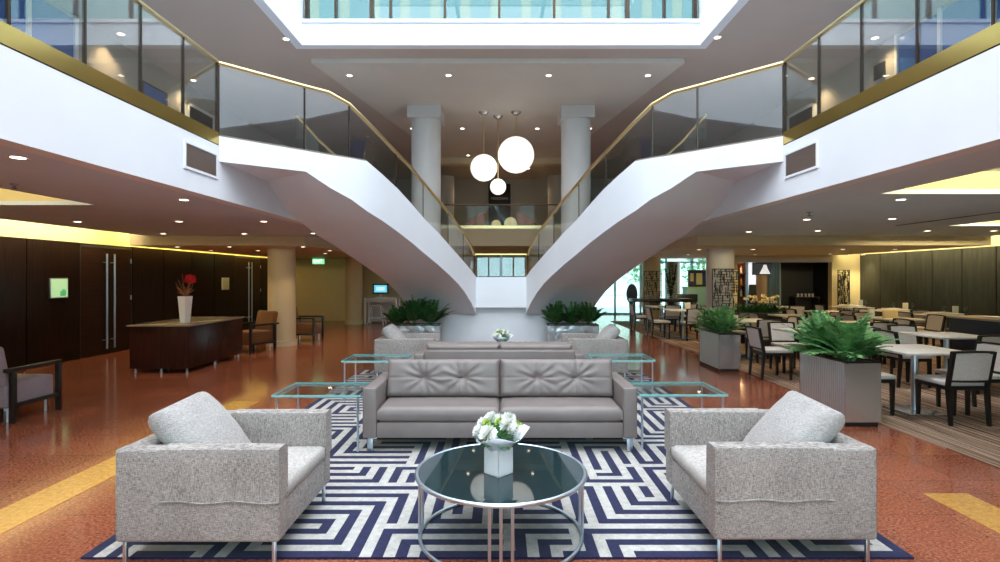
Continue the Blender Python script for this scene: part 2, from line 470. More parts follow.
# left timber wall
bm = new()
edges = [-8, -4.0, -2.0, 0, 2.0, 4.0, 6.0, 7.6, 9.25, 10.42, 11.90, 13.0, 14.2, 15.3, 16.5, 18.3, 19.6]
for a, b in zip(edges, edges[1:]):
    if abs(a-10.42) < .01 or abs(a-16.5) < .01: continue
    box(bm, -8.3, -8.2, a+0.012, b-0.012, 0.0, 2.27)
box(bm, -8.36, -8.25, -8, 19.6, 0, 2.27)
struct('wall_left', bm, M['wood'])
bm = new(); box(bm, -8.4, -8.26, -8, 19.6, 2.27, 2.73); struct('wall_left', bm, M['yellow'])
for k, (a, b) in enumerate(((10.42, 11.90), (16.5, 18.3))):
    d = struct('door_%d' % (k+1), (lambda bb: (box(bb, -8.27, -8.215, a+0.02, b-0.02, 0.005, 2.2), bb)[1])(new()), M['doorwood'])
    bm = new(); box(bm, -8.225, -8.205, a, a+0.03, 0, 2.24); box(bm, -8.225, -8.205, b-0.03, b, 0, 2.24); box(bm, -8.225, -8.205, a, b, 2.2, 2.24)
    obj('door_frame', bm, M['black'], d, smooth=False)
    mid = a + (0.62 if k == 0 else 0.75)
    for q in (mid, mid+0.22):
        bm = new(); tube(bm, [(-8.13, q, 0.12), (-8.13, q, 2.08)], 0.018, 10)
        for z in (0.3, 1.9): tube(bm, [(-8.215, q, z), (-8.13, q, z)], 0.01, 8)
        obj('door_handle', bm, M['chrome'], d)
    bm = new(); 
    for z in (0.3, 1.1, 1.9): box(bm, -8.215, -8.20, b-0.05, b-0.02, z, z+0.1)
    obj('hinge', bm, M['chrome'], d, smooth=False)

# right slate wall, back right wall
bm = new()
edges = [-2, 0, 2.0, 4.0, 6.0, 8.0, 10.1, 11.2, 12.1, 13.0, 13.9, 14.8, 15.8, 16.7]
for a, b in zip(edges, edges[1:]): box(bm, 11.2, 11.3, a+0.012, b-0.012, 0, 2.3)
box(bm, 11.25, 11.4, -8, 16.8, 0, 2.3)
struct('wall_right', bm, M['slate'])
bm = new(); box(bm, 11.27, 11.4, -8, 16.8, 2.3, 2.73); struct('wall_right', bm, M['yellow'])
bm = new()
box(bm, 10.33, 11.3, 16.7, 16.9, 0, 2.5); box(bm, 7.24, 10.35, 16.7, 16.9, 2.2, 2.5)
struct('wall_dining', bm, M['yellow'])
bm = new(); box(bm, 7.24, 10.33, 16.66, 16.9, 2.06, 2.2); struct('trim_3', bm, M['grey'])
# dark niche
bm = new()
box(bm, 8.87, 10.33, 17.7, 17.75, 0, 2.06); box(bm, 10.33, 10.38, 16.9, 17.75, 0, 2.06); box(bm, 8.84, 8.87, 16.9, 17.75, 0, 2.06); box(bm, 8.87, 10.33, 16.9, 17.75, 2.06, 2.1)
struct('wall_niche', bm, M['black'])
bm = new(); box(bm, 8.80, 8.84, 16.9, 17.75, 0, 2.06); struct('wall_niche', bm, M['teal'])
# bar back wall and side
bm = new(); box(bm, 7.9, 8.87, 19.2, 19.3, 0, 2.5); struct('wall_bar', bm, M['teal'])
bm = new(); box(bm, 8.72, 9.6, 18.2, 18.3, 0, 2.2); struct('wall_bar', bm, M['teal'])
bm = new(); box(bm, 9.3, 9.9, 18.0, 18.1, 0, 2.2); struct('wall_bar', bm, M['teal'])
# back walls
bm = new(); box(bm, -9.5, 1.6, 19.6, 19.8, 0, 2.73); struct('wall_back', bm, M['yellow'])
bm = new(); box(bm, -9.5, 1.6, 19.57, 19.6, 0, 0.28); struct('baseboard_back', bm, M['yellow'])

# round columns of the lower floor
def column(x, y, r, z1, m, base=True, cap=None):
    bm = new()
    lathe(bm, [(0, 0), (r+0.03, 0), (r+0.03, 0.12), (r, 0.13), (r, z1), (0, z1)] if base else [(0, 0), (r, 0), (r, z1), (0, z1)], 40, (x, y))
    if cap: box(bm, x-cap, x+cap, y-cap, y+cap, z1-0.27, z1)
    o = obj('column', bm, m); o['kind'] = 'structure'; return o
column(-5.16, 12.6, 0.31, ZB, M['cream']); column(5.16, 12.6, 0.31, ZB, M['grey'])
column(-5.0, 18.2, 0.28, ZB, M['yellow']); column(5.12, 18.2, 0.30, ZB, M['yellow'])
column(6.75, 21.0, 0.26, 2.2, M['olive'], False)
column(7.55, 17.3, 0.09, 2.2, M['yellow'], False)
column(8.8, 17.9, 0.24, 1.68, M['tan'], False)
# upper columns
for s in (-1, 1):
    column(s*1.72, 12.3, 0.335, ZP, M['grey'], False, 0.375)
    column(s*2.0, 19.2, 0.32, 5.2, M['gallery'], False)

# glass shopfront at the back right
wf = struct('window_1', (lambda b: (box(b, 1.6, 9.5, 23.0, 23.03, 0.02, 2.72), b)[1])(new()), M['window'])
bm = new()
for x in (1.6, 2.7, 3.8, 4.9, 6.0, 7.1, 8.2, 9.4): box(bm, x-0.035, x+0.035, 22.96, 23.06, 0, 2.73)
box(bm, 1.6, 9.5, 22.96, 23.06, 0, 0.06); box(bm, 1.6, 9.5, 22.96, 23.06, 2.2, 2.27)
obj('window_frame', bm, mat('teal_frame', (0.10, 0.22, 0.25), 0.4), wf, smooth=False)
bm = new(); box(bm, 9.5, 12.5, 23, 23.2, 0, 2.73); box(bm, 1.5, 1.6, 19.6, 23.2, 0, 2.73); struct('wall_back', bm, M['grey'])

# outside: paving, trees, pale building
bm = new(); box(bm, -30, 60, 24, 90, -0.25, -0.02); box(bm, -40, 40, -60, -8.2, -.25, -.02); struct('ground', bm, M['pave'])
def facade(x0, x1, y0, y1, h, label, m, wz):
    t = thing('building', label, 'building', ((x0+x1)/2, y0, 0))
    w = (x1-x0)/2
    bm = new(); box(bm, -w, w, 0, y1-y0, 0, h); obj('wall', bm, m, t, smooth=False)
    n = int((2*w-1)/2.6)
    for k in range(n):
        bm = new(); x = -w+.8+k*2.6; box(bm, x, x+1.7, -0.05, 0.02, wz, wz+2.2); obj('window', bm, M['facadewin'], t, smooth=False)
facade(-19, 19, 46, 54, 30, 'pale office block seen through the high atrium windows', M['facade'], 23.4)
facade(1, 30, 60, 68, 22, 'cream building beyond the glass shopfront behind the dining area', mat('cream_facade', (0.72, 0.68, 0.58), 0.8), .9)

# ------------------------------------------------------------------ upper level shell
WX, VY = 3.37, 9.06
bm = new()
W_ = WX+.15; V_ = VY+.15; box(bm, -9.5, -W_, -8, 24, ZC, ZC+0.1); box(bm, W_, 9.5, -8, 24, ZC, ZC+0.1); box(bm, -W_, W_, V_, 24, ZC, ZC+0.1)
struct('ceiling', bm, M['taupe'])
bm = new(); prism(bm, [(-3.40, 9.6), (3.30, 9.6), (1.95, 17.2), (-1.95, 17.2)], ZP, ZC-0.001)
struct('ceiling', bm, M['greige'])
bm = new(); box(bm, -2.6, 2.6, 17.2, 17.6, 5.25, ZC); struct('beam', bm, M['cream'])
# white well above the atrium
for s, nm in ((-1, 'wall_atrium_left'), (1, 'wall_atrium_right')):
    bm = new(); a, b = sorted((s*WX, s*(WX+0.15))); box(bm, a, b, -8, VY+0.15, ZC-0.002, 8.6); struct(nm, bm, M['white'])
bm = new(); box(bm, -WX, WX, VY, VY+0.15, ZC-0.002, 5.95); box(bm, -WX, WX, VY-0.03, VY+0.17, 5.9, 5.96); box(bm, -WX, WX, VY, VY+0.15, 8.3, 8.6)
struct('wall_atrium_back', bm, M['white'])
w2 = struct('window_2', (lambda b: (box(b, -WX, WX, VY+0.06, VY+0.08, 5.96, 8.3), b)[1])(new()), m_glass('tinted_window', (0.40, 0.50, 0.50), 0.8, 0.02))
bm = new()
for x, t in ((-2.81, .02), (-2.2, .035), (-1.88, .02), (-.955, .02), (-.03, .02), (.906, .02), (1.83, .02), (2.15, .035), (2.78, .02), (3.3, .03), (-3.3, .03)):
    box(bm, x-t, x+t, VY+0.02, VY+0.1, 5.96, 8.3)
obj('window_frame', bm, M['bronze'], w2, smooth=False)
# skylight bars over the well
bm = new()
for k in range(12): box(bm, -WX, WX, -7.6+k*1.5, -7.5+k*1.5, 8.6, 8.75)
for x in (-1.15, 1.1): box(bm, x-0.04, x+0.04, -8, VY, 8.6, 8.72)
struct('trim_4', bm, M['white'])
# gallery walls
for s, nm in ((-1, 'wall_upper_left'), (1, 'wall_upper_right')):
    bm = new(); a, b = sorted((s*6.4, s*6.55)); box(bm, a, b, -8, 24, ZF, ZC); struct(nm, bm, M['gallery'])
bm = new(); box(bm, -6.5, 6.5, 21.4, 21.6, ZF, ZC); struct('wall_upper_back', bm, M['gallery'])
bm = new(); box(bm, -9.5, -WX, -8.15, -8, 0, ZC); box(bm, WX, 12.5, -8.15, -8, 0, ZC); struct('wall_front', bm, M['cream'])
w5 = struct('window_5', (lambda q: (box(q, -WX, WX, -8.09, -8.07, 0, 8.6), q)[1])(new()), M['window'])
bm = new()
for k in range(6): box(bm, -WX+k*WX*.4-.04, -WX+k*WX*.4+.04, -8.14, -8.02, 0, 8.6)
for z in (.04, 2.7, 5.5, 8.56): box(bm, -WX, WX, -8.14, -8.02, z-.04, z+.04)
obj('window_frame', bm, M['bronze'], w5, smooth=False)
bm = new(); box(bm, 6.55, 12.5, -8, 24, ZF, ZF+0.05); struct('ceiling', bm, M['taupe'])
# gallery panes with reflected sky blue put into their colour, and gallery doors
def gal_window(s, y0, y1, n, idx):
    x = s*6.4
    a, b = sorted((x, x-s*0.03))
    o = struct('window_%d' % idx, (lambda q: (box(q, a, b, y0, y1, 4.55, 5.45), q)[1])(new()), M['skyblueglass'])
    bm = new(); a, b = sorted((x, x-s*0.06)); d = (y1-y0)/n
    for k in range(n+1): box(bm, a, b, y0+k*d-0.03, y0+k*d+0.03, 4.5, 5.5)
    box(bm, a, b, y0, y1, 4.48, 4.55)
    obj('window_frame', bm, M['paint'], o, smooth=False)
gal_window(1, 5.2, 8.6, 4, 3); gal_window(-1, 5.6, 8.0, 3, 4)
for s, idx in ((-1, 3), (1, 4)):
    a, b = sorted((s*6.4, s*6.36))
    d = struct('door_%d' % idx, (lambda q: (box(q, a, b, 10.9, 11.8, ZF, 5.1), q)[1])(new()), M['black'])
    bm = new(); a, b = sorted((s*6.4, s*6.34)); box(bm, a, b, 10.84, 10.9, ZF, 5.16); box(bm, a, b, 11.8, 11.86, ZF, 5.16); box(bm, a, b, 10.84, 11.86, 5.1, 5.16)
    obj('door_frame', bm, M['paint'], d, smooth=False)
t = thing('wall_screen', 'flat black screen hung on the upper left gallery wall', 'screen', (-6.38, 9.85, 4.72))
bm = new(); box(bm, -0.02, 0.02, -0.36, 0.36, 0, 0.38, 0.005); obj('frame', bm, M['black'], t)
bm = new(); box(bm, 0.018, 0.024, -0.32, 0.32, 0.04, 0.34); obj('panel', bm, M['skyblueglass'], t, smooth=False)
bm = new(); box(bm, 6.37, 6.4, 8.9, 9.15, 4.95, 5.2, 0.004)
tag(obj('wall_plate', bm, M['black']), 'small square dark plate on the upper right gallery wall', 'wall plate')
# ------------------------------------------------------------------ balustrades of the galleries
def balustrade(s):
    sd = 'left' if s < 0 else 'right'
    t = thing('glass_balustrade', 'straight glass balustrade with brass base along the upper %s gallery' % sd, 'balustrade', (s*VX, 5.96, ZF), group='gallery balustrades')
    ys = [0.0, -0.63, -1.26, -1.89, -2.52, -3.15, -3.78, -4.41, -5.04, -5.67]
    for a, b in zip(ys, ys[1:]):
        bm = new(); x = -s*(-0.03); box(bm, s*0.03-0.006, s*0.03+0.006, b+0.008, a-0.008, 0.15, 0.93); obj('glass_panel', bm, M['balglass'], t, smooth=False)
    for y in ys:
        bm = new(); box(bm, s*0.03-0.012, s*0.03+0.012, y-0.009, y+0.009, 0.1, 0.93); obj('post', bm, M['bronze'], t, smooth=False)
    bm = new(); a, b = sorted((s*0.0, s*0.06)); box(bm, a, b, -13.9, 0.0, 0.012, 0.15); obj('base_channel', bm, M['brass'], t, smooth=False)
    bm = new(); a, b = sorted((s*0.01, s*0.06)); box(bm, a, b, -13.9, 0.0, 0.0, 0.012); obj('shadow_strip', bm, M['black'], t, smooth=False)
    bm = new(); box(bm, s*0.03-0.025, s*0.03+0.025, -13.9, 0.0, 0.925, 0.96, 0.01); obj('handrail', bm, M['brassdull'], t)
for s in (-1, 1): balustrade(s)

# air vents in the fascias
for s in (-1, 1):
    t = thing('air_vent', 'white framed air vent with brown slats in the %s white gallery fascia' % ('left' if s < 0 else 'right'), 'vent', (s*VX, 5.6, 2.68), group='fascia vents')
    bm = new(); a, b = sorted((s*0.0, -s*0.015))
    for q in ((-.31, .31, 0, .025), (-.31, .31, .255, .28), (-.31, -.285, .025, .255), (.285, .31, .025, .255)): box(bm, a, b, *q)
    obj('frame', bm, M['white'], t, smooth=False)
    bm = new(); a, b = sorted((s*0.0, -s*0.008))
    box(bm, -0.002, 0.002, -.285, .285, .025, .255)
    for k in range(10): box(bm, a, b, -.285, .285, .03+k*.023, .043+k*.023)
    obj('slats', bm, M['vent'], t, smooth=False)

# ------------------------------------------------------------------ curved staircases
IN = [(-3.14, 5.96, 3.17, 2.887, 3.995), (-2.64, 6.33, 3.15, 2.886, 3.955), (-2.38, 6.53, 3.14, 2.886, 3.935), (-2.14, 6.71, 3.13, 2.716, 3.92), (-1.93, 6.89, 3.13, 2.60, 3.83), (-1.77, 7.06, 3.13, 2.471, 3.68),
      (-1.63, 7.42, 3.01, 2.37, 3.55), (-1.50, 7.80, 2.883, 2.256, 3.42), (-1.36, 8.2, 2.71, 2.12, 3.29), (-1.22, 8.6, 2.524, 1.97, 3.12), (-1.05, 9.0, 2.34, 1.80, 2.93), (-0.896, 9.4, 2.145, 1.626, 2.74), (-0.78, 9.72, 2.0, 1.48, 2.58), (-0.673, 10.0, 1.862, 1.31, 2.43), (-0.57, 10.27, 1.73, 1.10, 2.24), (-0.49, 10.5, 1.6, 0.874, 2.03)]
OUT = [(-3.9, 6.95), (-3.6, 7.25), (-3.4, 7.42), (-3.25, 7.55), (-3.12, 7.65), (-3.0, 7.75), (-2.93, 8.02), (-2.86, 8.28), (-2.72, 8.68), (-2.58, 9.08), (-2.42, 9.48), (-2.26, 9.88), (-2.15, 10.2), (-2.04, 10.48), (-1.94, 10.75), (-1.85, 10.98)]
OUTR = [4.0, 4.0, 4.0, 4.0, 4.0, 3.95, 3.84, 3.72, 3.57, 3.42, 3.2, 2.95, 2.78, 2.60, 2.4, 2.2]
def staircase(s):
    sd = 'left' if s < 0 else 'right'
    t = thing('curved_staircase', 'white curved staircase with brass handrail sweeping down from the %s gallery' % sd, 'staircase', (s*1.2, 8.6, 0), group='curved staircases')
    ox, oy = s*1.2, 8.6
    def P(x, y, z): return (-s*x*-1 - 0 if False else (x if s < 0 else -x)-ox, y-oy, z)
    # flight body: closed section inner top, inner bottom, outer bottom, outer top
    bm = new(); rings = []
    for (x, y, zt, zb, zr), (X, Y) in zip(IN, OUT):
        d = Vector((X-x, Y-y, 0)).normalized()*0.09
        zf = max(zb+0.08, zt-0.28)
        rings.append([bm.verts.new(P(*q)) for q in ((x, y, zt), (x, y, zb), (X, Y, zb), (X, Y, zt), (X-d.x, Y-d.y, zt), (X-d.x, Y-d.y, zf), (x+d.x, y+d.y, zf), (x+d.x, y+d.y, zt))])
    for A, B in zip(rings, rings[1:]):
        n = len(A)
        for k in range(n): bm.faces.new((A[k], A[(k+1) % n], B[(k+1) % n], B[k]))
    bm.faces.new(rings[0]); bm.faces.new(rings[-1][::-1])
    obj('flight', bm, M['white'], t, ang=30)
    # steps
    bm = new()
    for k in range(10):
        i = 5+k
        (x, y, zt, zb, _), (X, Y) = IN[i], OUT[i]; (x2, y2, zt2, *_), (X2, Y2) = IN[i+1], OUT[i+1] if i+1 < len(OUT) else OUT[i]
        if i+1 >= len(IN): break
        z = zt-0.24
        q = [P(a, b, 0)[:2] for a, b in ((x*.95+X*.05, y*.95+Y*.05), (x2*.95+X2*.05, y2*.95+Y2*.05), (x2*.05+X2*.95, y2*.05+Y2*.95), (x*.05+X*.95, y*.05+Y*.95))]
        prism(bm, q, z-0.12, z)
    obj('steps', bm, M['grey'], t, smooth=False)
    # glass panels and rails
    cuts = [0, 2, 4, 7, 9, 11, 13, 15]
    for side in (0, 1):
        for ci, (a, b) in enumerate(zip(cuts, cuts[1:])):
            bm = new(); T = []
            for i in range(a, b+1):
                (x, y, zt, zb, zr) = IN[i]
                if side: zr = OUTR[i]; X, Y = OUT[i]; dx, dy = x-X, y-Y; x, y = X, Y
                else: X, Y = OUT[i]; dx, dy = X-x, Y-y
                if side and i < 5: continue
                d = Vector((dx, dy, 0)).normalized()
                o1, o2 = 0.03, 0.042
                if side and zr < zt+0.1: continue
                T.append([bm.verts.new(P(*q)) for q in ((x+d.x*o1, y+d.y*o1, zt-0.02), (x+d.x*o2, y+d.y*o2, zt-0.02), (x+d.x*o2, y+d.y*o2, zr-0.01), (x+d.x*o1, y+d.y*o1, zr-0.01))])
            if len(T) < 2: bm.free(); continue
            for A, B in zip(T, T[1:]):
                for k in range(4): bm.faces.new((A[k], A[(k+1) % 4], B[(k+1) % 4], B[k]))
            bm.faces.new(T[0]); bm.faces.new(T[-1][::-1])
            obj('glass_panel', bm, M['balglass'], t)
        pts = []
        for i, (x, y, zt, zb, zr) in enumerate(IN):
            if side:
                if i < 5: continue
                X, Y = OUT[i]; d = Vector((x-X, y-Y, 0)).normalized(); pts.append(P(X+d.x*0.036, Y+d.y*0.036, OUTR[i]))
            else:
                X, Y = OUT[i]; d = Vector((X-x, Y-y, 0)).normalized(); pts.append(P(x+d.x*0.036, y+d.y*0.036, zr))
        bm = new(); tube(bm, pts, 0.026 if not side else 0.02, 10); obj('handrail', bm, M['brassdull'], t, ang=60)
    for i in cuts:
        (x, y, zt, zb, zr), (X, Y) = IN[i], OUT[i]; d = Vector((X-x, Y-y, 0)).normalized()*0.036
        bm = new(); a = P(x+d.x, y+d.y, zt-0.02); b = P(x+d.x, y+d.y, zr)
        tube(bm, [a, b], 0.013 if i <= 4 else 0.008, 6); obj('post', bm, M['bronze'], t)
    # slim dark trim at the foot of the glass
    bm = new(); pts = [P(x+(X-x)*0.02, y+(Y-y)*0.02, zt+0.008) for (x, y, zt, zb, zr), (X, Y) in zip(IN, OUT)]
    tube(bm, pts, 0.014, 6); obj('base_trim', bm, M['vent'], t)
for s in (-1, 1): staircase(s)
# landing between the two flights
bm = new(); box(bm, -0.50, 0.50, 10.48, 10.6, 1.0, 1.6); struct('wall_landing', bm, M['white'])
bm = new(); prism(bm, [(-0.47, 10.6), (0.47, 10.6), (1.85, 10.98), (1.85, 12.6), (-1.85, 12.6), (-1.85, 10.98)], 0.92, 1.25); struct('slab_landing', bm, M['white'])
t = thing('landing_balustrade', 'short two panel glass balustrade on the central stair landing', 'balustrade', (0, 10.54, 1.6))
for a, b in ((-0.48, -0.01), (0.01, 0.48)):
    bm = new(); box(bm, a, b, -0.006, 0.006, 0.0, 0.42); p = obj('glass_panel', bm, M['balglass'], t, smooth=False)
    bm = new()
    for q in ((a, a+.012, 0, .42), (b-.012, b, 0, .42), (a, b, 0, .015), (a, b, .405, .42)): box(bm, q[0], q[1], -.01, .01, q[2], q[3])
    obj('glass_frame', bm, M['bronze'], p, smooth=False)
bm = new(); tube(bm, [(-0.5, 0, .44), (0.5, 0, .44)], 0.02, 8); obj('handrail', bm, M['brass'], t)
bm = new(); tube(bm, [(0, 0, 0), (0, 0, .44)], 0.012, 8); obj('post', bm, M['chrome'], t)
# curved wall below the landing
bm = new(); n = 24; A = []; B = []
for k in range(n+1):
    a = -1.87+3.74*k/n; y = 10.62+0.36*(abs(a)/1.87)**2
    A.append((a, y)); B.append((a*1.0, y+0.12))
prism(bm, A+B[::-1], 0, 0.95); struct('wall_under_landing', bm, M['white'], smooth=True)
t = thing('low_bench', 'low dark topped bench against the wall under the stair landing', 'bench', (0, 10.32, 0))
bm = new(); box(bm, -.70, .70, -.16, .16, .285, .315, .004); obj('seat', bm, M['chairwood'], t)
for x in (-.66, .62):
    bm = new(); box(bm, x, x+.04, -.14, .14, 0, .285); obj('leg', bm, M['grey'], t, smooth=False)

# mezzanine at the back
t = thing('mezzanine_balustrade', 'glass balustrade with thin brown rail on the mezzanine behind the globe lamps', 'balustrade', (0, 17.25, 3.16))
for k in range(6):
    bm = new(); a = -3.0+k; box(bm, a+.01, a+.99, -.006, .006, 0, .75); obj('glass_panel', bm, M['dullglass'], t, smooth=False)
bm = new(); tube(bm, [(-3.1, 0, .77), (3.1, 0, .77)], 0.025, 8); obj('handrail', bm, M['vent'], t)
bm = new(); box(bm, -3.1, 3.1, -.02, .02, -.03, .10); obj('base_channel', bm, M['brassdull'], t, smooth=False)
for s in (-1, 1):
    t = thing('tub_chair', 'salmon tub chair on the mezzanine, %s of the dark sign panel' % ('left' if s < 0 else 'right'), 'chair', (s*0.95, 19.2, ZF), R(-90*s+180) if False else R(90*s), 'mezzanine tub chairs')
    bm = new(); T = []
    for k in range(13):
        a = R(-20+220*k/12); h = 0.62+0.22*math.sin(a)
        c, q = math.cos(a), math.sin(a)
        T.append([bm.verts.new(v) for v in ((c*.34, q*.34, .34), (c*.42, q*.42, h), (c*.36, q*.36, h+.02), (c*.28, q*.28, .36))])
    for A, B in zip(T, T[1:]):
        for k in range(4): bm.faces.new((A[k], A[(k+1) % 4], B[(k+1) % 4], B[k]))
    bm.faces.new(T[0]); bm.faces.new(T[-1][::-1])
    obj('backrest', bm, M['salmon'], t)
    bm = new(); lathe(bm, [(0, .34), (.32, .34), (.33, .40), (.30, .46), (0, .47)], 24); obj('seat', bm, M['salmon'], t)
    bm = new(); lathe(bm, [(0, 0), (.22, 0), (.22, .02), (.03, .04), (.03, .34), (0, .34)], 16); obj('base', bm, M['chrome'], t)
for x, y, r, lb in ((0.32, 18.0, .215, 'larger dim globe lamp standing on the mezzanine floor'), (-0.16, 17.8, .16, 'smaller dim globe lamp standing on the mezzanine floor')):
    t = thing('globe_floor_lamp', lb, 'lamp', (x, y, ZF+.1), group='mezzanine floor globes')
    bm = new(); sphere(bm, (0, 0, r+.02), r); obj('lamp_shade', bm, M['globedim'], t)
    bm = new(); lathe(bm, [(0, 0), (.08, 0), (.08, .02), (0, .03)], 16); obj('base', bm, M['brassdull'], t)
t = thing('sign_panel', 'tall dark sign panel with one pale word on the mezzanine back wall', 'sign', (0, 21.35, ZF))
bm = new(); box(bm, -.5, .38, -.06, .04, 0, 2.25, .005); obj('panel', bm, mat('sign_brown', (0.016, 0.012, 0.008), 0.4), t)
def text(s, size, m, parent, loc, rot, align='CENTER', depth=0.004):
    c = bpy.data.curves.new('lettering', 'FONT'); c.body = s; c.size = size; c.align_x = align; c.align_y = 'CENTER'; c.extrude = depth
    tmp = bpy.data.objects.new('tmp_text', c); COL.objects.link(tmp)
    dg = bpy.context.evaluated_depsgraph_get(); me = bpy.data.meshes.new_from_object(tmp.evaluated_get(dg))
    bpy.data.objects.remove(tmp); bpy.data.curves.remove(c)
    me.materials.clear(); me.materials.append(m)
    o = bpy.data.objects.new('lettering', me); COL.objects.link(o); o.parent = parent; o.location = loc; o.rotation_euler = rot
    return o
text('MERIDIAN', 0.15, M['letter'], t, (-.06, -.075, 1.66), (R(90), 0, 0))

# ------------------------------------------------------------------ globe pendants
for x, y, z, r, lb in ((0.35, 12.45, 4.44, .42, 'largest white glowing globe pendant, hanging rightmost of the three'), (-0.40, 12.45, 4.14, .31, 'middle sized white glowing globe pendant, hanging leftmost of the three'), (-0.07, 12.76, 3.75, .19, 'smallest white glowing globe pendant, hanging lowest of the three')):
    t = thing('globe_pendant', lb, 'pendant lamp', (x, y, z), group='globe pendants over the stairs')
    bm = new(); sphere(bm, (0, 0, 0), r, n=32, m=18); obj('lamp_shade', bm, M['globe'], t, ang=180)
    bm = new(); tube(bm, [(0, 0, r-.005), (0, 0, ZP-z)], 0.012, 8); obj('cord', bm, M['brassdull'], t)
    bm = new(); lathe(bm, [(0, ZP-z-.07), (.06, ZP-z-.065), (.11, ZP-z-.02), (.12, ZP-z-.001), (0, ZP-z-.001)], 20); obj('ceiling_rose', bm, M['steel'], t)

# ------------------------------------------------------------------ downlights (each with its real spot lamp)
def spot(loc, energy, col, size=R(110), blend=0.7, r=0.05, parent=None, rot=(0, 0, 0)):
    l = bpy.data.lights.new('downlight_lamp', 'SPOT'); l.energy = energy; l.color = col; l.spot_size = size; l.spot_blend = blend; l.shadow_soft_size = r
    o = bpy.data.objects.new('downlight_lamp', l); COL.objects.link(o); o.location = loc; o.rotation_euler = rot
    if parent: o.parent = parent
    return o
bm = new(); lathe(bm, [(.045, -.001), (.068, -.004), (.072, .0), (.072, .004), (.045, .004)], 20)
for f in list(bm.faces): f.material_index = 0
k0 = len(bm.faces); lathe(bm, [(0, -.002), (.045, -.002)], 20)
bm.faces.ensure_lookup_table()
for i in range(k0, len(bm.faces)): bm.faces[i].material_index = 1
DL = obj('downlight', bm, [M['paint'], M['lamp']]); DL_used = [False]
ORD = ['first', 'second', 'third', 'fourth', 'fifth', 'sixth', 'seventh']
COVE = (1.0, 0.83, 0.48)
WARM = (1.0, 0.72, 0.40); WARM2 = (1.0, 0.80, 0.55)
def downlights(rows, z, where, energy, col, group):
    for rname, pts in rows:
        pts = sorted(pts)
        for i, (x, y) in enumerate(pts):
            o = DL if not DL_used[0] else DL.copy()
            if DL_used[0]: COL.objects.link(o)
            DL_used[0] = True
            o.location = (x, y, z)
            lab = 'round downlight in the %s, %s' % (where, rname)
            if len(pts) > 1: lab += ', %s from left' % ORD[i]
            tag(o, lab, 'downlight', group)
            spot((0, 0, -0.02), energy, col, parent=o)
E1 = 34
downlights([('nearest one', [(-3.52, 3.9)]), ('second row', [(-3.58, 6.04)]), ('third row', [(-6.67, 8.43), (-5.05, 8.39), (-3.72, 8.39)]), ('fourth row by the beam', [(-6.79, 10.75), (-5.16, 10.75), (-3.75, 10.68)])], ZL, 'left lower ceiling', E1, WARM2, 'left ceiling downlights')
downlights([('front row', [(-7.2, 11.9), (-6.04, 11.9), (-4.4, 11.9)]), ('middle row', [(-7.37, 13.6), (-6.18, 13.6), (-4.35, 13.6)]), ('back one', [(-5.0, 15.2)])], ZB, 'left dropped ceiling', E1*1.2, WARM, 'far left downlights')
downlights([('nearest row', [(4.5, 6.02)]), ('middle row', [(4.63, 8.1), (5.85, 8.0)])], ZL, 'dining ceiling', E1*2.3, (1.0, .94, .86), 'dining ceiling downlights')
downlights([('row by the beam', [(4.77, 10.3), (5.98, 10.1), (8.05, 10.1), (9.3, 10.1)])], ZL, 'dining ceiling', E1*1.9, (1.0, .70, .36), 'dining ceiling downlights')
downlights([('front row', [(4.85, 13.1), (6.13, 13.0), (8.3, 13.0), (9.57, 13.0)]), ('back row', [(5.6, 16.0), (7.6, 16.0), (9.6, 15.6)])], ZB, 'dining dropped ceiling', E1*2.2, (1.0, .66, .30), 'far dining downlights')
downlights([('front row', [(-2.89, 10.2), (-1.0, 10.2), (.91, 10.2), (2.8, 10.2)]), ('middle row', [(-2.3, 13.85), (-1.0, 13.85), (.94, 13.85), (2.3, 13.85)]), ('back row', [(-1.04, 16.9), (1.0, 16.9)])], ZP, 'upper centre ceiling panel', 70, WARM2, 'upper centre downlights')
downlights([('over the tub chairs', [(-1.0, 19.4), (1.0, 19.4)])], ZC, 'mezzanine ceiling', 70, WARM2, 'mezzanine downlights')
downlights([('beside the atrium well', [(-3.55, 8.84), (3.55, 8.78)])], ZC, 'brown upper ceiling', 40, WARM2, 'upper gallery downlights')
downlights([('wall washing pair', [(-6.15, 8.66), (6.15, 8.8)]), ('pair by the doors', [(-6.15, 10.7), (6.15, 10.6)])], ZC, 'upper gallery ceiling', 60, WARM, 'gallery wall washers')

downlights([('by the yellow wall', [(10.55, 16.2), (10.95, 16.2)])], ZB, 'dining dropped ceiling', 70, COVE, 'yellow wall washers')
# hidden cove lamps (they lie on the ceiling panels, shining at the walls)
def area(name, loc, sx, sy, energy, col, rot, spread=None):
    l = bpy.data.lights.new(name, 'AREA'); l.shape = 'RECTANGLE'; l.size = sx; l.size_y = sy; l.energy = energy; l.color = col
    if spread: l.spread = spread
    if spread: l.spread = spread
    o = bpy.data.objects.new(name, l); COL.objects.link(o); o.location = loc; o.rotation_euler = rot; return o
area('cove_lamp', (-7.52, 2.0, 2.60), 0.08, 18.0, 300, COVE, (0, R(90), 0))       # faces -X
area('cove_lamp', (-7.9, 15.5, 2.55), 0.08, 8.0, 80, (1, .8, .25), (0, R(90), 0))
area('cove_lamp', (10.40, 2.0, 2.60), 0.08, 18.0, 260, COVE, (0, R(-90), 0))
area('cove_lamp', (10.40, 14.2, 2.60), 0.08, 5.0, 90, COVE, (0, R(-90), 0))
for h, e in ((hl, 8), (hr1, 26), (hr2, 18)):
    area('cove_lamp', ((h[0]+h[1])/2, h[2]-0.07, 2.60), h[1]-h[0], 0.08, e, COVE, (R(92), 0, 0), R(40))

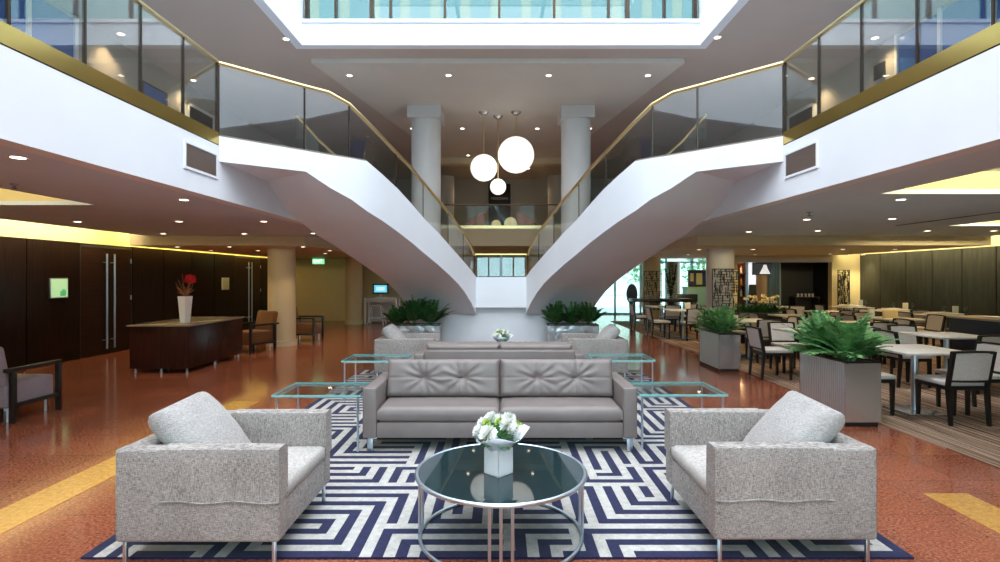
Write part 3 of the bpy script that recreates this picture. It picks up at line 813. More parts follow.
# ceiling slot, sprinkler
bm = new(); box(bm, 6.655, 6.725, 5.9, 9.04, ZL-.003, ZL+.01); tag(obj('slot_diffuser', bm, M['black'], smooth=False), 'long dark slot air diffuser in the dining ceiling', 'air diffuser')
for x, y, lb in ((-4.55, 5.0, 'small sprinkler head in the left lower ceiling near the lit recess'), (4.15, 7.2, 'small sprinkler head in the dining ceiling near the lit recess')):
    bm = new(); lathe(bm, [(0, ZL-.045), (.012, ZL-.045), (.03, ZL-.04), (.012, ZL-.03), (.012, ZL-.01), (.035, ZL-.005), (.035, ZL), (0, ZL)], 12, (x, y)); tag(obj('sprinkler', bm, M['steel']), lb, 'sprinkler', 'ceiling sprinklers')

# ------------------------------------------------------------------ upholstery
def cushion(bm, sx, sy, sz, r=0.05, puff=0.03, nx=14, ny=14, mat=None, dimples=(), wrinkle=0.0, seed=1, seam=False):
    """puffed box centred at origin: top face (+z) domed, with optional button dimples at (u,v) in metres on the top face"""
    t = bmesh.new(); rnd = random.Random(seed); ph = [rnd.uniform(0, 6.28) for _ in range(8)]
    def shape(u, v, top):
        # u,v in -1..1 ; rounded outline
        x, y = u*sx/2, v*sy/2
        eu, ev = 1-abs(u), 1-abs(v)
        du, dv = eu*sx/2, ev*sy/2
        def f(d): return 1.0 if d >= r else math.sqrt(max(0, 1-(1-d/r)**2))
        e = f(du)*f(dv)
        z = (sz/2-r) + r*e
        z += puff*(1-u*u)*(1-v*v) if top else puff*0.3*(1-u*u)*(1-v*v)
        if top:
            for (a, b) in dimples:
                dx, dy = x-a, y-b; d = math.hypot(dx, dy); an = math.atan2(dy, dx)
                z -= 0.034*math.exp(-(d/0.045)**2) + 0.016*math.exp(-(d/0.14)**2)*(0.6+0.4*math.cos(an*7+ph[0]))
                if d < 0.3: z += 0.006*math.exp(-((d-.13)/.09)**2)*math.sin(an*13+ph[1])
            if seam: z -= 0.008*math.exp(-(y/0.008)**2)
            if wrinkle: z += wrinkle*(math.sin(x*9+y*5+ph[2])*math.sin(y*11+ph[3]) + .6*math.sin(x*21+y*17+ph[4])*math.sin(x*6+ph[5]))*e
        return x, y, z
    def grid(top):
        G = []
        for j in range(ny+1):
            row = []
            for i in range(nx+1):
                # denser toward edges
                u = math.sin((i/nx-.5)*math.pi)*.35+(2*i/nx-1)*.65; v = math.sin((j/ny-.5)*math.pi)*.35+(2*j/ny-1)*.65
                x, y, z = shape(u, v, top)
                row.append(t.verts.new((x, y, z if top else -z)))
            G.append(row)
        for j in range(ny):
            for i in range(nx):
                q = (G[j][i], G[j][i+1], G[j+1][i+1], G[j+1][i])
                t.faces.new(q if top else q[::-1])
        return G
    A = grid(True); B = grid(False)
    def rim(G): return [G[0][i] for i in range(nx+1)]+[G[j][nx] for j in range(1, ny+1)]+[G[ny][i] for i in range(nx-1, -1, -1)]+[G[j][0] for j in range(ny-1, 0, -1)]
    a, b = rim(A), rim(B); n = len(a)
    for k in range(n): t.faces.new((a[k], b[k], b[(k+1) % n], a[(k+1) % n]))
    merge(bm, t, mat)

def TR(x, y, z, rx=0, ry=0, rz=0):
    return Matrix.Translation((x, y, z)) @ Matrix.Rotation(rz, 4, 'Z') @ Matrix.Rotation(ry, 4, 'Y') @ Matrix.Rotation(rx, 4, 'X')

def chrome_leg(x, y, h, parent, wx=.03, wy=.03, br=0):
    bm = new(); box(bm, x-wx/2, x+wx/2, y-wy/2, y+wy/2, 0, h, .002)
    if br: box(bm, min(x, x+br), max(x, x+br), y-wy/2, y+wy/2, h-.018, h, .002)
    obj('leg', bm, M['chrome'], parent)

def sofa(name, w, label, loc, rz, back_h, cush_top):
    """faces -Y; front at y=0, back at y=.85"""
    t = thing(name, label, 'sofa', loc, rz)
    h = w/2; ah = .585; D = .85
    for s in (-1, 1):
        bm = new(); a, b = sorted((s*h, s*(h-.125))); box(bm, a, b, 0, D, .13, ah, .014, 3); obj('arm', bm, M['leather'], t)
    bm = new(); box(bm, -h+.126, h-.126, .012, D-.02, .13, .268, .01, 2); obj('base', bm, M['leather'], t)
    bm = new(); box(bm, -h+.126, h-.126, D-.13, D, .268, back_h, .016, 3); obj('back_frame', bm, M['leather'], t)
    cw = (w-.25)/2
    for k, s in enumerate((-1, 1)):
        bm = new(); cushion(bm, cw-.006, .58, .135, .03, .012, 30, 16, TR(s*cw/2, .30, .335), wrinkle=.0022, seed=5+k); obj('seat_cushion', bm, M['leather'], t, ang=60)
        bm = new()
        ch = cush_top-.40; L = ch/math.cos(R(14))
        cushion(bm, cw-.004, L, .19, .05, .02, 64, 36, TR(s*cw/2, .52, .40+ch/2, R(90-14), 0, 0), dimples=((-cw*.17, .0), (cw*.17, .0)), wrinkle=.0035, seed=11+k, seam=True)
        obj('back_cushion', bm, M['leather'], t, ang=70)
    for x in (-h+.06, h-.06):
        for y in (.05, D-.06): chrome_leg(x, y, .132, t, .05, .022, .06 if x < 0 else -.06)
    return t
sofa('leather_sofa', 2.48, 'grey leather sofa with button tufted back, nearest to the round coffee table', (-.01, 4.82, .014), 0, .575, .755)
sofa('leather_sofa', 2.2, 'second grey leather sofa seen from behind, beyond the tufted sofa', (-.02, 7.75, .014), R(180), .635, .70)

def armchair(label, loc, rz, pillow_rz=0.0, flip=1):
    """faces +X; x from -.45 to .45, arms at y=+-.44"""
    t = thing('armchair', label, 'armchair', loc, rz, 'woven lounge armchairs')
    ah = .645
    for s in (-1, 1):
        bm = new(); a, b = sorted((s*.445, s*.335)); box(bm, -.45, .45, a, b, .135, ah, .02, 3); obj('arm', bm, M['weave'], t)
    bm = new(); box(bm, -.452, -.32, -.443, .443, .135, ah-.004, .02, 3); obj('backrest', bm, M['weave'], t)
    bm = new(); box(bm, -.32, .44, -.334, .334, .135, .385, .008, 2); obj('base', bm, M['weave'], t)
    bm = new(); cushion(bm, .768, .664, .10, .016, .012, 20, 18, TR(.062, 0, .375), wrinkle=.002, seed=3); obj('seat_cushion', bm, M['seatweave'], t, ang=60)
    bm = new(); cushion(bm, .53, .57, .15, .06, .045, 24, 24, TR(-.185, flip*-.03, .60, 0, R(50), pillow_rz), wrinkle=.006, seed=9); obj('pillow', bm, M['weavelight'], t, ang=80)
    # cloth arm covers draped over the arms
    for s in (-1, 1):
        bm = new(); n = 18; rnd = random.Random(4+s)
        prof = [(s*.328, .40), (s*.328, .52), (s*.328, .628), (s*.333, .646), (s*.348, .651), (s*.39, .651), (s*.43, .651), (s*.447, .646), (s*.452, .628), (s*.452, .5), (s*.4525, .36)]
        G = []
        for i in range(n+1):
            x = -.20+.652*i/n; row = []
            for k, (y, z) in enumerate(prof):
                wv = .0016*math.sin(i*1.1+k*1.7+s) if k in (0, 1, 9, 10) else .0006*math.sin(i*1.9+k)
                if k == len(prof)-1: z += .006*math.sin(i*.7)
                row.append(bm.verts.new((x, y+s*abs(wv) if k > 3 else y-s*abs(wv), z+(abs(wv) if 2 < k < 6 else 0))))
            G.append(row)
        for i in range(n):
            for k in range(len(prof)-1): bm.faces.new((G[i][k], G[i+1][k], G[i+1][k+1], G[i][k+1]))
        # front flap down over the arm's end
        e = G[-1]; lo = [bm.verts.new((.453, v.co.y, .365)) for k, v in enumerate(e)]
        for k in range(len(prof)-1):
            try: bm.faces.new((e[k], lo[k], lo[k+1], e[k+1]))
            except ValueError: pass
        tube(bm, [(v.co.x, v.co.y, v.co.z) for v in [g[-1] for g in G]], .005, 6)
        obj('arm_cover', bm, M['weave'], t, ang=38)
    for x in (-.41, .41):
        for y in (-.41, .41): chrome_leg(x, y, .137, t, .02, .02)
    bm = new(); tube(bm, [(.41, -.4, .127), (.41, .4, .127)], .008, 8); obj('frame_rail', bm, M['chrome'], t)
    return t
armchair('grey woven armchair with loose pillow, left of the round coffee table', (-1.66, 3.36, .014), 0, R(6))
armchair('grey woven armchair with loose pillow, right of the round coffee table', (1.625, 3.385, .014), R(180), R(-6), -1)
armchair('pale woven armchair beyond the second sofa, beside the left planter', (-1.46, 8.49, .014), 0, R(4))
armchair('pale woven armchair beyond the second sofa, beside the right planter', (1.46, 8.49, .014), R(180), R(-4), -1)

# round coffee tables
def coffee_table(label, loc):
    t = thing('coffee_table', label, 'coffee table', loc, 0, 'round coffee tables')
    Rr, H = .515, .40
    bm = new(); lathe(bm, [(0, H-.012), (Rr-.008, H-.012), (Rr-.008, H), (0, H)], 72); obj('tabletop', bm, M['smoke'], t)
    def ring(r, z, tr, h=None):
        bm = new(); tube(bm, [(r*math.cos(2*math.pi*k/72), r*math.sin(2*math.pi*k/72), z) for k in range(72)], tr, 8, closed=True); return bm
    obj('rim', ring(Rr, H-.008, .013), M['chrome'], t, ang=60)
    obj('floor_ring', ring(Rr-.02, .012, .011), M['chrome'], t, ang=60)
    for q in (0, 90, 180, 270):
        bm = new()
        for d in ((-7, 0, 7) if q == 270 else (-7, 7)):
            a = R(q+d); c, s_ = (Rr-.018)*math.cos(a), (Rr-.018)*math.sin(a)
            tube(bm, [(c, s_, .01), (c, s_, H-.01)], .009, 8)
        obj('leg', bm, M['chrome'], t)
    return t
coffee_table('round smoked glass coffee table with chrome hoops between the front armchairs', (0, 3.305, .014))
coffee_table('second round coffee table mostly hidden behind the far sofa', (0, 8.49, .014))

# glass side tables
def side_table(label, loc):
    t = thing('side_table', label, 'side table', loc, 0, 'clear glass side tables')
    w, d, h = .80, .58, .52
    bm = new(); box(bm, -w/2, w/2, 0, d, h-.018, h); top = obj('tabletop', bm, M['clear'], t, smooth=False)
    bm = new()
    e = .004
    for q in ((-w/2-e, w/2+e, -e, 0), (-w/2-e, w/2+e, d, d+e), (-w/2-e, -w/2, 0, d), (w/2, w/2+e, 0, d)): box(bm, q[0], q[1], q[2], q[3], h-.018, h)
    obj('polished_edge', bm, M['edge'], top, smooth=False)
    for x in (-w/2+.03, w/2-.03):
        for y in (.03, d-.03):
            bm = new(); box(bm, x-.008, x+.008, y-.008, y+.008, 0, h-.019); obj('leg', bm, M['chrome'], t, smooth=False)
    bm = new()
    for x in (-w/2+.03, w/2-.03): box(bm, x-.007, x+.007, .03, d-.03, h-.033, h-.019)
    for y in (.03, d-.03): box(bm, -w/2+.03, w/2-.03, y-.007, y+.007, h-.033, h-.019)
    obj('frame', bm, M['chrome'], t, smooth=False)
    return t
side_table('clear glass side table left of the tufted sofa', (-1.67, 4.83, .014))
side_table('clear glass side table right of the tufted sofa', (1.66, 4.86, .014))
side_table('clear glass side table left of the second sofa', (-1.63, 6.81, .014))
side_table('clear glass side table right of the second sofa', (1.58, 6.86, .014))

# bouquets
def bloom(bm, c, r, n, rnd):
    c = Vector(c)
    for i in range(n):
        z = 1-1.5*(i+.5)/n; a = i*2.39996
        d = Vector((math.sqrt(max(0, 1-z*z))*math.cos(a), math.sqrt(max(0, 1-z*z))*math.sin(a), z)).normalized()
        s = d.orthogonal().normalized(); s.rotate(Matrix.Rotation(rnd.uniform(0, .5), 3, d)); u = d.cross(s)
        L = r*rnd.uniform(.85, 1.1); w = r*.2
        p = [c+d*r*.25, c+d*L*.7+s*w+u*w*.15, c+d*L, c+d*L*.7-s*w+u*w*.15]
        bm.faces.new([bm.verts.new(q) for q in p])
def leafpoly(bm, base, d, up, L, w):
    s = d.cross(up).normalized()
    p = [base, base+d*L*.45+s*w+up*L*.05, base+d*L, base+d*L*.45-s*w+up*L*.05]
    m_ = base+d*L*.45-up*L*.02
    v = [bm.verts.new(q) for q in p]; vm = bm.verts.new(m_)
    bm.faces.new((v[0], v[1], vm)); bm.faces.new((v[1], v[2], vm)); bm.faces.new((v[2], v[3], vm)); bm.faces.new((v[3], v[0], vm))
def vase_and_bouquet(x, y, z, where, seed):
    rnd = random.Random(seed)
    t = thing('flower_box', 'square white flower box standing on the %s' % where, 'vase', (x, y, z), R(45), 'white flower boxes')
    h = .062
    bm = new()
    for q in ((-h, h, -h, -h+.005), (-h, h, h-.005, h), (-h, -h+.005, -h, h), (h-.005, h, -h, h)): box(bm, *q, 0, .155)
    box(bm, -h, h, -h, h, 0, .01); obj('body', bm, M['vasewhite'], t, smooth=False)
    b = thing('bouquet', 'bouquet of white chrysanthemums and green leaves on the %s' % where, 'flowers', (x, y, z+.02), 0, 'white bouquets')
    # paper wrap cone with an uneven lip
    bm = new(); rows = []
    for j in range(5):
        f = j/4; row = []
        for k in range(24):
            a = 2*math.pi*k/24; r = .045+.10*f**1.3; zz = .10+.11*f
            if j == 4: r += .012*math.sin(a*5+1)+(.045 if abs(a-.35) < .3 else 0); zz += .018*math.sin(a*3)+(.02 if abs(a-.35) < .3 else 0)
            row.append(bm.verts.new((r*math.cos(a), r*math.sin(a), zz)))
        rows.append(row)
    for A, B in zip(rows, rows[1:]):
        for k in range(24): bm.faces.new((A[k], A[(k+1) % 24], B[(k+1) % 24], B[k]))
    o = obj('wrap', bm, M['paper'], b); md = o.modifiers.new('thick', 'SOLIDIFY'); md.thickness = .003
    bm = new()
    for k in range(130):
        a = rnd.uniform(0, 6.28); el = rnd.uniform(-.1, 1.3); d = Vector((math.cos(a)*math.cos(el), math.sin(a)*math.cos(el), math.sin(el)))
        leafpoly(bm, Vector((0, 0, .17))+d*rnd.uniform(.03, .09), d, Vector((0, 0, 1)), rnd.uniform(.05, .085), .02)
    obj('leaves', bm, M['leaf'], b, smooth=False, fix=False)
    bm = new(); tube(bm, [(0, 0, 0), (0, 0, .2)], .02, 8); obj('stems', bm, M['leaf2'], b)
    for (px, py, pz, r) in ((-.06, -.085, .235, .062), (.055, -.06, .285, .055), (.10, -.045, .25, .045), (-.115, -.03, .235, .045), (-.04, .02, .30, .05), (.06, .05, .29, .05), (.0, .09, .27, .05), (-.09, .06, .26, .045)):
        bm = new(); bloom(bm, (px, py, pz), r, 110, rnd); obj('bloom', bm, M['petal'], b, smooth=False, fix=False)
    for (px, py, pz, r) in ((-.07, -.02, .285, .03), (.005, -.05, .30, .032), (.115, .02, .265, .03)):
        bm = new(); bloom(bm, (px, py, pz), r, 70, rnd); obj('bud', bm, M['lime'], b, smooth=False, fix=False)
vase_and_bouquet(-.015, 3.24, .415, 'front coffee table', 3)
vase_and_bouquet(.01, 8.49, .415, 'far coffee table', 5)

# ------------------------------------------------------------------ planters and palms
def frond(bm, base, az, el, L, n=11, droop=1.0, leaf=.11, rnd=random):
    p = Vector(base); d = Vector((math.cos(az)*math.cos(el), math.sin(az)*math.cos(el), math.sin(el)))
    step = L/n; pts = [p.copy()]
    for i in range(n):
        d = (d+Vector((0, 0, -.10*droop*(0.4+i/n)))).normalized(); p = p+d*step; pts.append(p.copy())
        if i < 2: continue
        side = d.cross(Vector((0, 0, 1)))
        side = side.normalized() if side.length > .01 else Vector((1, 0, 0))
        up = side.cross(d).normalized()
        f = i/n; l = leaf*(1.1-.6*abs(f-.45)*1.6)*rnd.uniform(.85, 1.1)
        for sg in (-1, 1):
            ld = (side*sg*.85+d*.6+up*(-.15*droop)).normalized()
            leafpoly(bm, p, ld, up, l, l*.24)
    tube(bm, pts, [.004*(1-.7*i/n) for i in range(n+1)], 4)
def palm(label, loc, seed, size, nf, m, group, leaf=.11, el=(22, 75)):
    rnd = random.Random(seed); bm = new()
    for k in range(nf):
        frond(bm, (rnd.uniform(-.03, .03), rnd.uniform(-.03, .03), -.02), k*2.4+rnd.uniform(-.3, .3), R(rnd.uniform(*el)), size*rnd.uniform(.75, 1.1), 11, 0.8, leaf, rnd)
    t = thing('palm_plant', label, 'plant', loc, 0, group)
    obj('fronds', bm, m, t, smooth=False, fix=False)
    bm = new(); tube(bm, [(0, 0, -.06), (0, 0, .04)], .02, 6); obj('stem', bm, M['leaf2'], t)
def planter(label, x0, x1, y0, y1, h, face):
    t = thing('planter', label, 'planter', ((x0+x1)/2, (y0+y1)/2, 0), 0, 'steel planters')
    w, d = (x1-x0)/2, (y1-y0)/2; th = .02
    for q in ((-w, w, -d, -d+th), (-w, w, d-th, d)):
        bm = new(); box(bm, *q, .05, h-.012); obj('end_panel' if face == 'side' else 'front_panel', bm, M['steel'] if face == 'side' else M['wavy'], t, smooth=False)
    for q in ((-w, -w+th, -d+th, d-th), (w-th, w, -d+th, d-th)):
        bm = new(); box(bm, *q, .05, h-.012); obj('side_panel', bm, M['wavy'] if face == 'side' else M['steel'], t, smooth=False)
    bm = new()
    for q in ((-w-.004, w+.004, -d-.004, -d+th), (-w-.004, w+.004, d-th, d+.004), (-w-.004, -w+th, -d+th, d-th), (w-th, w+.004, -d+th, d-th)): box(bm, *q, h-.02, h)
    obj('rim', bm, M['chairwood'], t, smooth=False)
    bm = new(); box(bm, -w+.02, w-.02, -d+.02, d-.02, 0, .05); obj('plinth', bm, M['black'], t, smooth=False)
    bm = new(); box(bm, -w+th, w-th, -d+th, d-th, h-.10, h-.03); obj('soil', bm, M['soil'], t, smooth=False)
planter('tall steel planter nearest the front right armchair', 3.67, 4.05, 5.7, 6.58, .70, 'side')
planter('steel planter further along the dining edge, beside the lattice column', 3.67, 4.03, 9.0, 9.9, .65, 'side')
planter('dark edged planter under the left stair flight', -2.12, -1.16, 10.1, 10.42, .70, 'front')
planter('dark edged planter under the right stair flight', .89, 1.85, 10.1, 10.42, .70, 'front')
WH = ('front', 'middle', 'back')
for k, yy in enumerate((5.92, 6.15, 6.38)):
    palm('bushy green palm in the nearest steel planter, %s of three' % WH[k], (3.86+.04*(k % 2), yy, .68), 30+k, .50, 44, M['leaf'], 'palms in the nearest planter', .13, (28, 82))
for k, yy in enumerate((9.2, 9.45, 9.7)):
    palm('green palm in the planter by the lattice column, %s of three' % WH[k], (3.85, yy, .63), 40+k, .46, 26, M['leaf'], 'palms by the lattice column', .12, (28, 82))
for k, x in enumerate((-1.98, -1.66, -1.35)):
    palm('dark palm in the planter under the left stair, %s' % ('on its left end', 'in its middle', 'on its right end')[k], (x, 10.26, .68), 50+k, (.36, .52, .48)[k], 20, M['leaf2'], 'palms under the left stair', .14, (45, 85))
for k, x in enumerate((1.05, 1.36, 1.68)):
    palm('dark palm in the planter under the right stair, %s' % ('on its left end', 'in its middle', 'on its right end')[k], (x, 10.26, .68), 60+k, (.42, .40, .44)[k], 20, M['leaf2'], 'palms under the right stair', .13, (45, 85))

# ------------------------------------------------------------------ counter with vase
t = thing('reception_counter', 'dark wood counter with pale stone top on chrome castors', 'counter', (-5.67, 9.8, 0))
bm = new(); box(bm, -.49, .49, -.93, .93, .075, .775, .004); obj('body', bm, M['counterwood'], t)
bm = new(); box(bm, -.52, .52, -.96, .96, .777, .805, .003); obj('worktop', bm, mat('counter_top', (.26, .21, .16), .2), t)
bm = new()
for y in (-.31, .31): box(bm, .49, .4915, y-.002, y+.002, .08, .77)
box(bm, -.002, .002, -.9315, -.93, .08, .77); obj('panel_seams', bm, M['black'], t, smooth=False)
for x in (-.43, 0, .43):
    for y in (-.87, 0, .87):
        if x == 0 and y == 0: continue
        bm = new(); lathe(bm, [(0, .0), (.02, 0), (.022, .03), (.012, .04), (.012, .076), (0, .076)], 12, (x, y)); obj('castor', bm, M['chrome'], t)
t = thing('tapered_vase', 'tall white tapered vase standing on the dark counter', 'vase', (-5.52, 9.35, .805))
bm = new(); prof = [(.0, 0), (.075, 0), (.115, .46), (.105, .46), (.07, .03), (0, .03)]; lathe(bm, prof, 4); obj('body', bm, M['vasewhite'], t, smooth=False)
t.rotation_euler.z = R(30)
t = thing('red_arrangement', 'red flower head with brown twigs rising from the white vase', 'flowers', (-5.52, 9.35, .85))
bm = new(); rnd = random.Random(2); sphere(bm, (.10, -.02, .70), .07, n=12, m=8); bloom(bm, (.10, -.02, .70), .10, 120, rnd); obj('flower_head', bm, M['red'], t, smooth=False)
bm = new(); tube(bm, [(0, 0, 0), (.02, 0, .45), (.10, -.02, .68)], .008, 6)
for k in range(14):
    a = rnd.uniform(0, 6.28); tube(bm, [(0, 0, .1), (.04*math.cos(a), .04*math.sin(a), .45), (.16*math.cos(a), .1*math.sin(a), rnd.uniform(.5, .8))], .006, 5)
obj('twigs', bm, M['twig'], t)
bm = new()
for k in range(26):
    a = rnd.uniform(0, 6.28); d = Vector((math.cos(a), math.sin(a)*.6, rnd.uniform(.3, 1.2))).normalized(); leafpoly(bm, Vector((0, 0, .42)), d, Vector((0, 0, 1)), rnd.uniform(.12, .22), .02)
obj('leaves', bm, mat('dry_leaf', (.42, .20, .10), .7), t, smooth=False, fix=False)

# wall notices
t = thing('wall_display', 'square glowing green display on the dark left wall', 'display', (-8.19, 9.9, 1.22), group='left wall notices')
bm = new(); box(bm, -.01, .02, -.20, .20, -.01, .36, .004); obj('frame', bm, M['chrome'], t)
bm = new(); box(bm, .02, .022, -.185, .185, .005, .345); obj('panel', bm, M['notice'], t, smooth=False)
bm = new(); box(bm, .022, .0235, .02, .15, .03, .12); box(bm, .022, .0235, .06, .13, .12, .15); obj('print', bm, M['noticegreen'], t, smooth=False)
t = thing('wall_notice', 'small pale notice on the dark left wall past the counter', 'notice', (-8.19, 15.9, 1.22), group='left wall notices')
bm = new(); box(bm, -.01, .012, -.20, .20, 0, .36, .003); obj('frame', bm, M['paint'], t)
bm = new(); box(bm, .012, .014, -.17, .17, .03, .33); obj('panel', bm, M['notepaper'], t, smooth=False)
# exit sign
t = thing('exit_sign', 'green lit exit sign hanging under the ceiling at the back left', 'sign', (-6.35, 18.6, 2.05))
bm = new(); box(bm, -.2, .2, -.03, .03, 0, .18, .004); obj('body', bm, M['exit'], t)
text('EXIT', .15, M['exitwhite'], t, (0, -.033, .09), (R(90), 0, 0))
bm = new(); tube(bm, [(0, 0, .18), (0, 0, .22)], .01, 6); obj('bracket', bm, M['steel'], t)

# ------------------------------------------------------------------ lounge chairs on the left
def lounge(label, loc, rz, fab, group='wood armed lounge chairs'):
    """faces -Y"""
    t = thing('lounge_chair', label, 'armchair', loc, rz, group)
    bm = new(); box(bm, -.30, .30, -.33, .30, .16, .44, .035, 3); obj('seat', bm, fab, t)
    bm = new(); box(bm, -.30, .30, -.06, .06, 0, .46, .05, 3, TR(0, .27, .40, R(-12))); obj('backrest', bm, fab, t)
    for s in (-1, 1):
        bm = new()
        a, b = sorted((s*.315, s*.365))
        box(bm, a, b, -.36, .36, .565, .605, .004); box(bm, a, b, -.36, -.31, 0, .57, .004); box(bm, a, b, .24, .29, 0, .57, .004); box(bm, a, b, -.34, .27, .17, .21, .003)
        obj('arm', bm, M['chairwood'], t)
    for x in (-.24, .24):
        for y in (-.27, .22):
            bm = new(); tube(bm, [(x, y, 0), (x, y, .17)], .015, 8); obj('leg', bm, M['chrome'], t)
lounge('brown lounge chair with dark wooden arms in front of the cream column', (-5.36, 11.6, 0), R(-28), M['brownfab'])
lounge('brown lounge chair with dark wooden arms behind the cream column', (-4.93, 13.45, 0), R(90), M['brownfab'])
lounge('mauve lounge chair with black arms cut off by the left edge', (-5.68, 6.12, 0), R(180), M['mauvefab'])

# ------------------------------------------------------------------ kiosk desk, stool, small table
t = thing('kiosk_desk', 'white framed high desk carrying the screen by the back left column', 'desk', (-4.1, 18.5, 0))
bm = new(); box(bm, -.56, .56, -.3, .3, .86, .90, .004); obj('desktop', bm, M['paint'], t)
bm = new(); box(bm, -.52, .52, -.27, -.25, .74, .86); obj('apron', bm, M['grey'], t, smooth=False)
bm = new(); box(bm, -.52, .52, .25, .27, .04, .86); obj('back_panel', bm, M['grey'], t, smooth=False)
for x in (-.53, .53):
    for y in (-.27, .27):
        bm = new(); box(bm, x-.03, x+.03, y-.03, y+.03, 0, .86, .003); obj('leg', bm, M['paint'], t)
t = thing('desk_screen', 'black framed lit blue screen standing on the white high desk', 'screen', (-4.15, 18.45, .90))
bm = new(); box(bm, -.27, .27, -.02, .02, .12, .47, .008); obj('frame', bm, M['black'], t)
bm = new(); box(bm, -.22, .22, -.024, -.019, .17, .42); obj('panel', bm, M['screen'], t, smooth=False)
bm = new(); box(bm, -.15, .15, -.026, -.023, .23, .36); obj('picture', bm, mat('screen_pale', (.5, .7, .8), .3, emit=(.55, .8, .9), estr=1.0), t, smooth=False)
bm = new(); box(bm, -.2, .2, -.1, .1, 0, .02, .003); box(bm, -.03, .03, -.01, .02, .02, .14); obj('base', bm, M['paint'], t)
t = thing('bar_stool', 'white metal bar stool pulled up to the high desk', 'stool', (-4.18, 18.0, 0))
bm = new(); box(bm, -.18, .18, -.16, .16, .62, .66, .01); obj('seat', bm, mat('stool_seat', (.7, .6, .45), .5), t)
for x in (-1, 1):
    for y in (-1, 1):
        bm = new(); tube(bm, [(x*.27, y*.22, 0), (x*.14, y*.12, .63)], .016, 8); obj('leg', bm, M['paint'], t)
bm = new(); tube(bm, [(x*.225, y*.19, .22) for x, y in ((-1, -1), (1, -1), (1, 1), (-1, 1))], .012, 6, closed=True); obj('footrest', bm, M['paint'], t)
t = thing('side_desk', 'low white framed table behind the left planter palms', 'table', (-3.25, 17.9, 0))
bm = new(); box(bm, -.32, .32, -.25, .25, .57, .61, .004); obj('tabletop', bm, M['paint'], t)
for x in (-.29, .29):
    for y in (-.22, .22):
        bm = new(); box(bm, x-.025, x+.025, y-.025, y+.025, 0, .57); obj('leg', bm, M['paint'], t, smooth=False)
t = thing('shell_chair', 'black rounded shell chair behind the low white table', 'chair', (-3.12, 18.6, 0), 0)
bm = new(); n = 14; T = []
for k in range(n+1):
    a = R(-10+200*k/n); T.append([bm.verts.new(q) for q in ((math.cos(a)*.24, math.sin(a)*.22, .42), (math.cos(a)*.27, math.sin(a)*.26, .62+.22*max(0, math.sin(a))), (math.cos(a)*.24, math.sin(a)*.22, .62+.22*max(0, math.sin(a))), (math.cos(a)*.2, math.sin(a)*.18, .44))])
for A, B in zip(T, T[1:]):
    for k in range(4): bm.faces.new((A[k], A[(k+1) % 4], B[(k+1) % 4], B[k]))
bm.faces.new(T[0]); bm.faces.new(T[-1][::-1]); obj('backrest', bm, M['chairwood'], t)
bm = new(); lathe(bm, [(0, .40), (.24, .40), (.25, .43), (.2, .46), (0, .46)], 20); obj('seat', bm, M['chairwood'], t)
for x in (-1, 1):
    for y in (-1, 1):
        bm = new(); tube(bm, [(x*.2, y*.18, 0), (x*.13, y*.12, .41)], .012, 6); obj('leg', bm, M['chrome'], t)

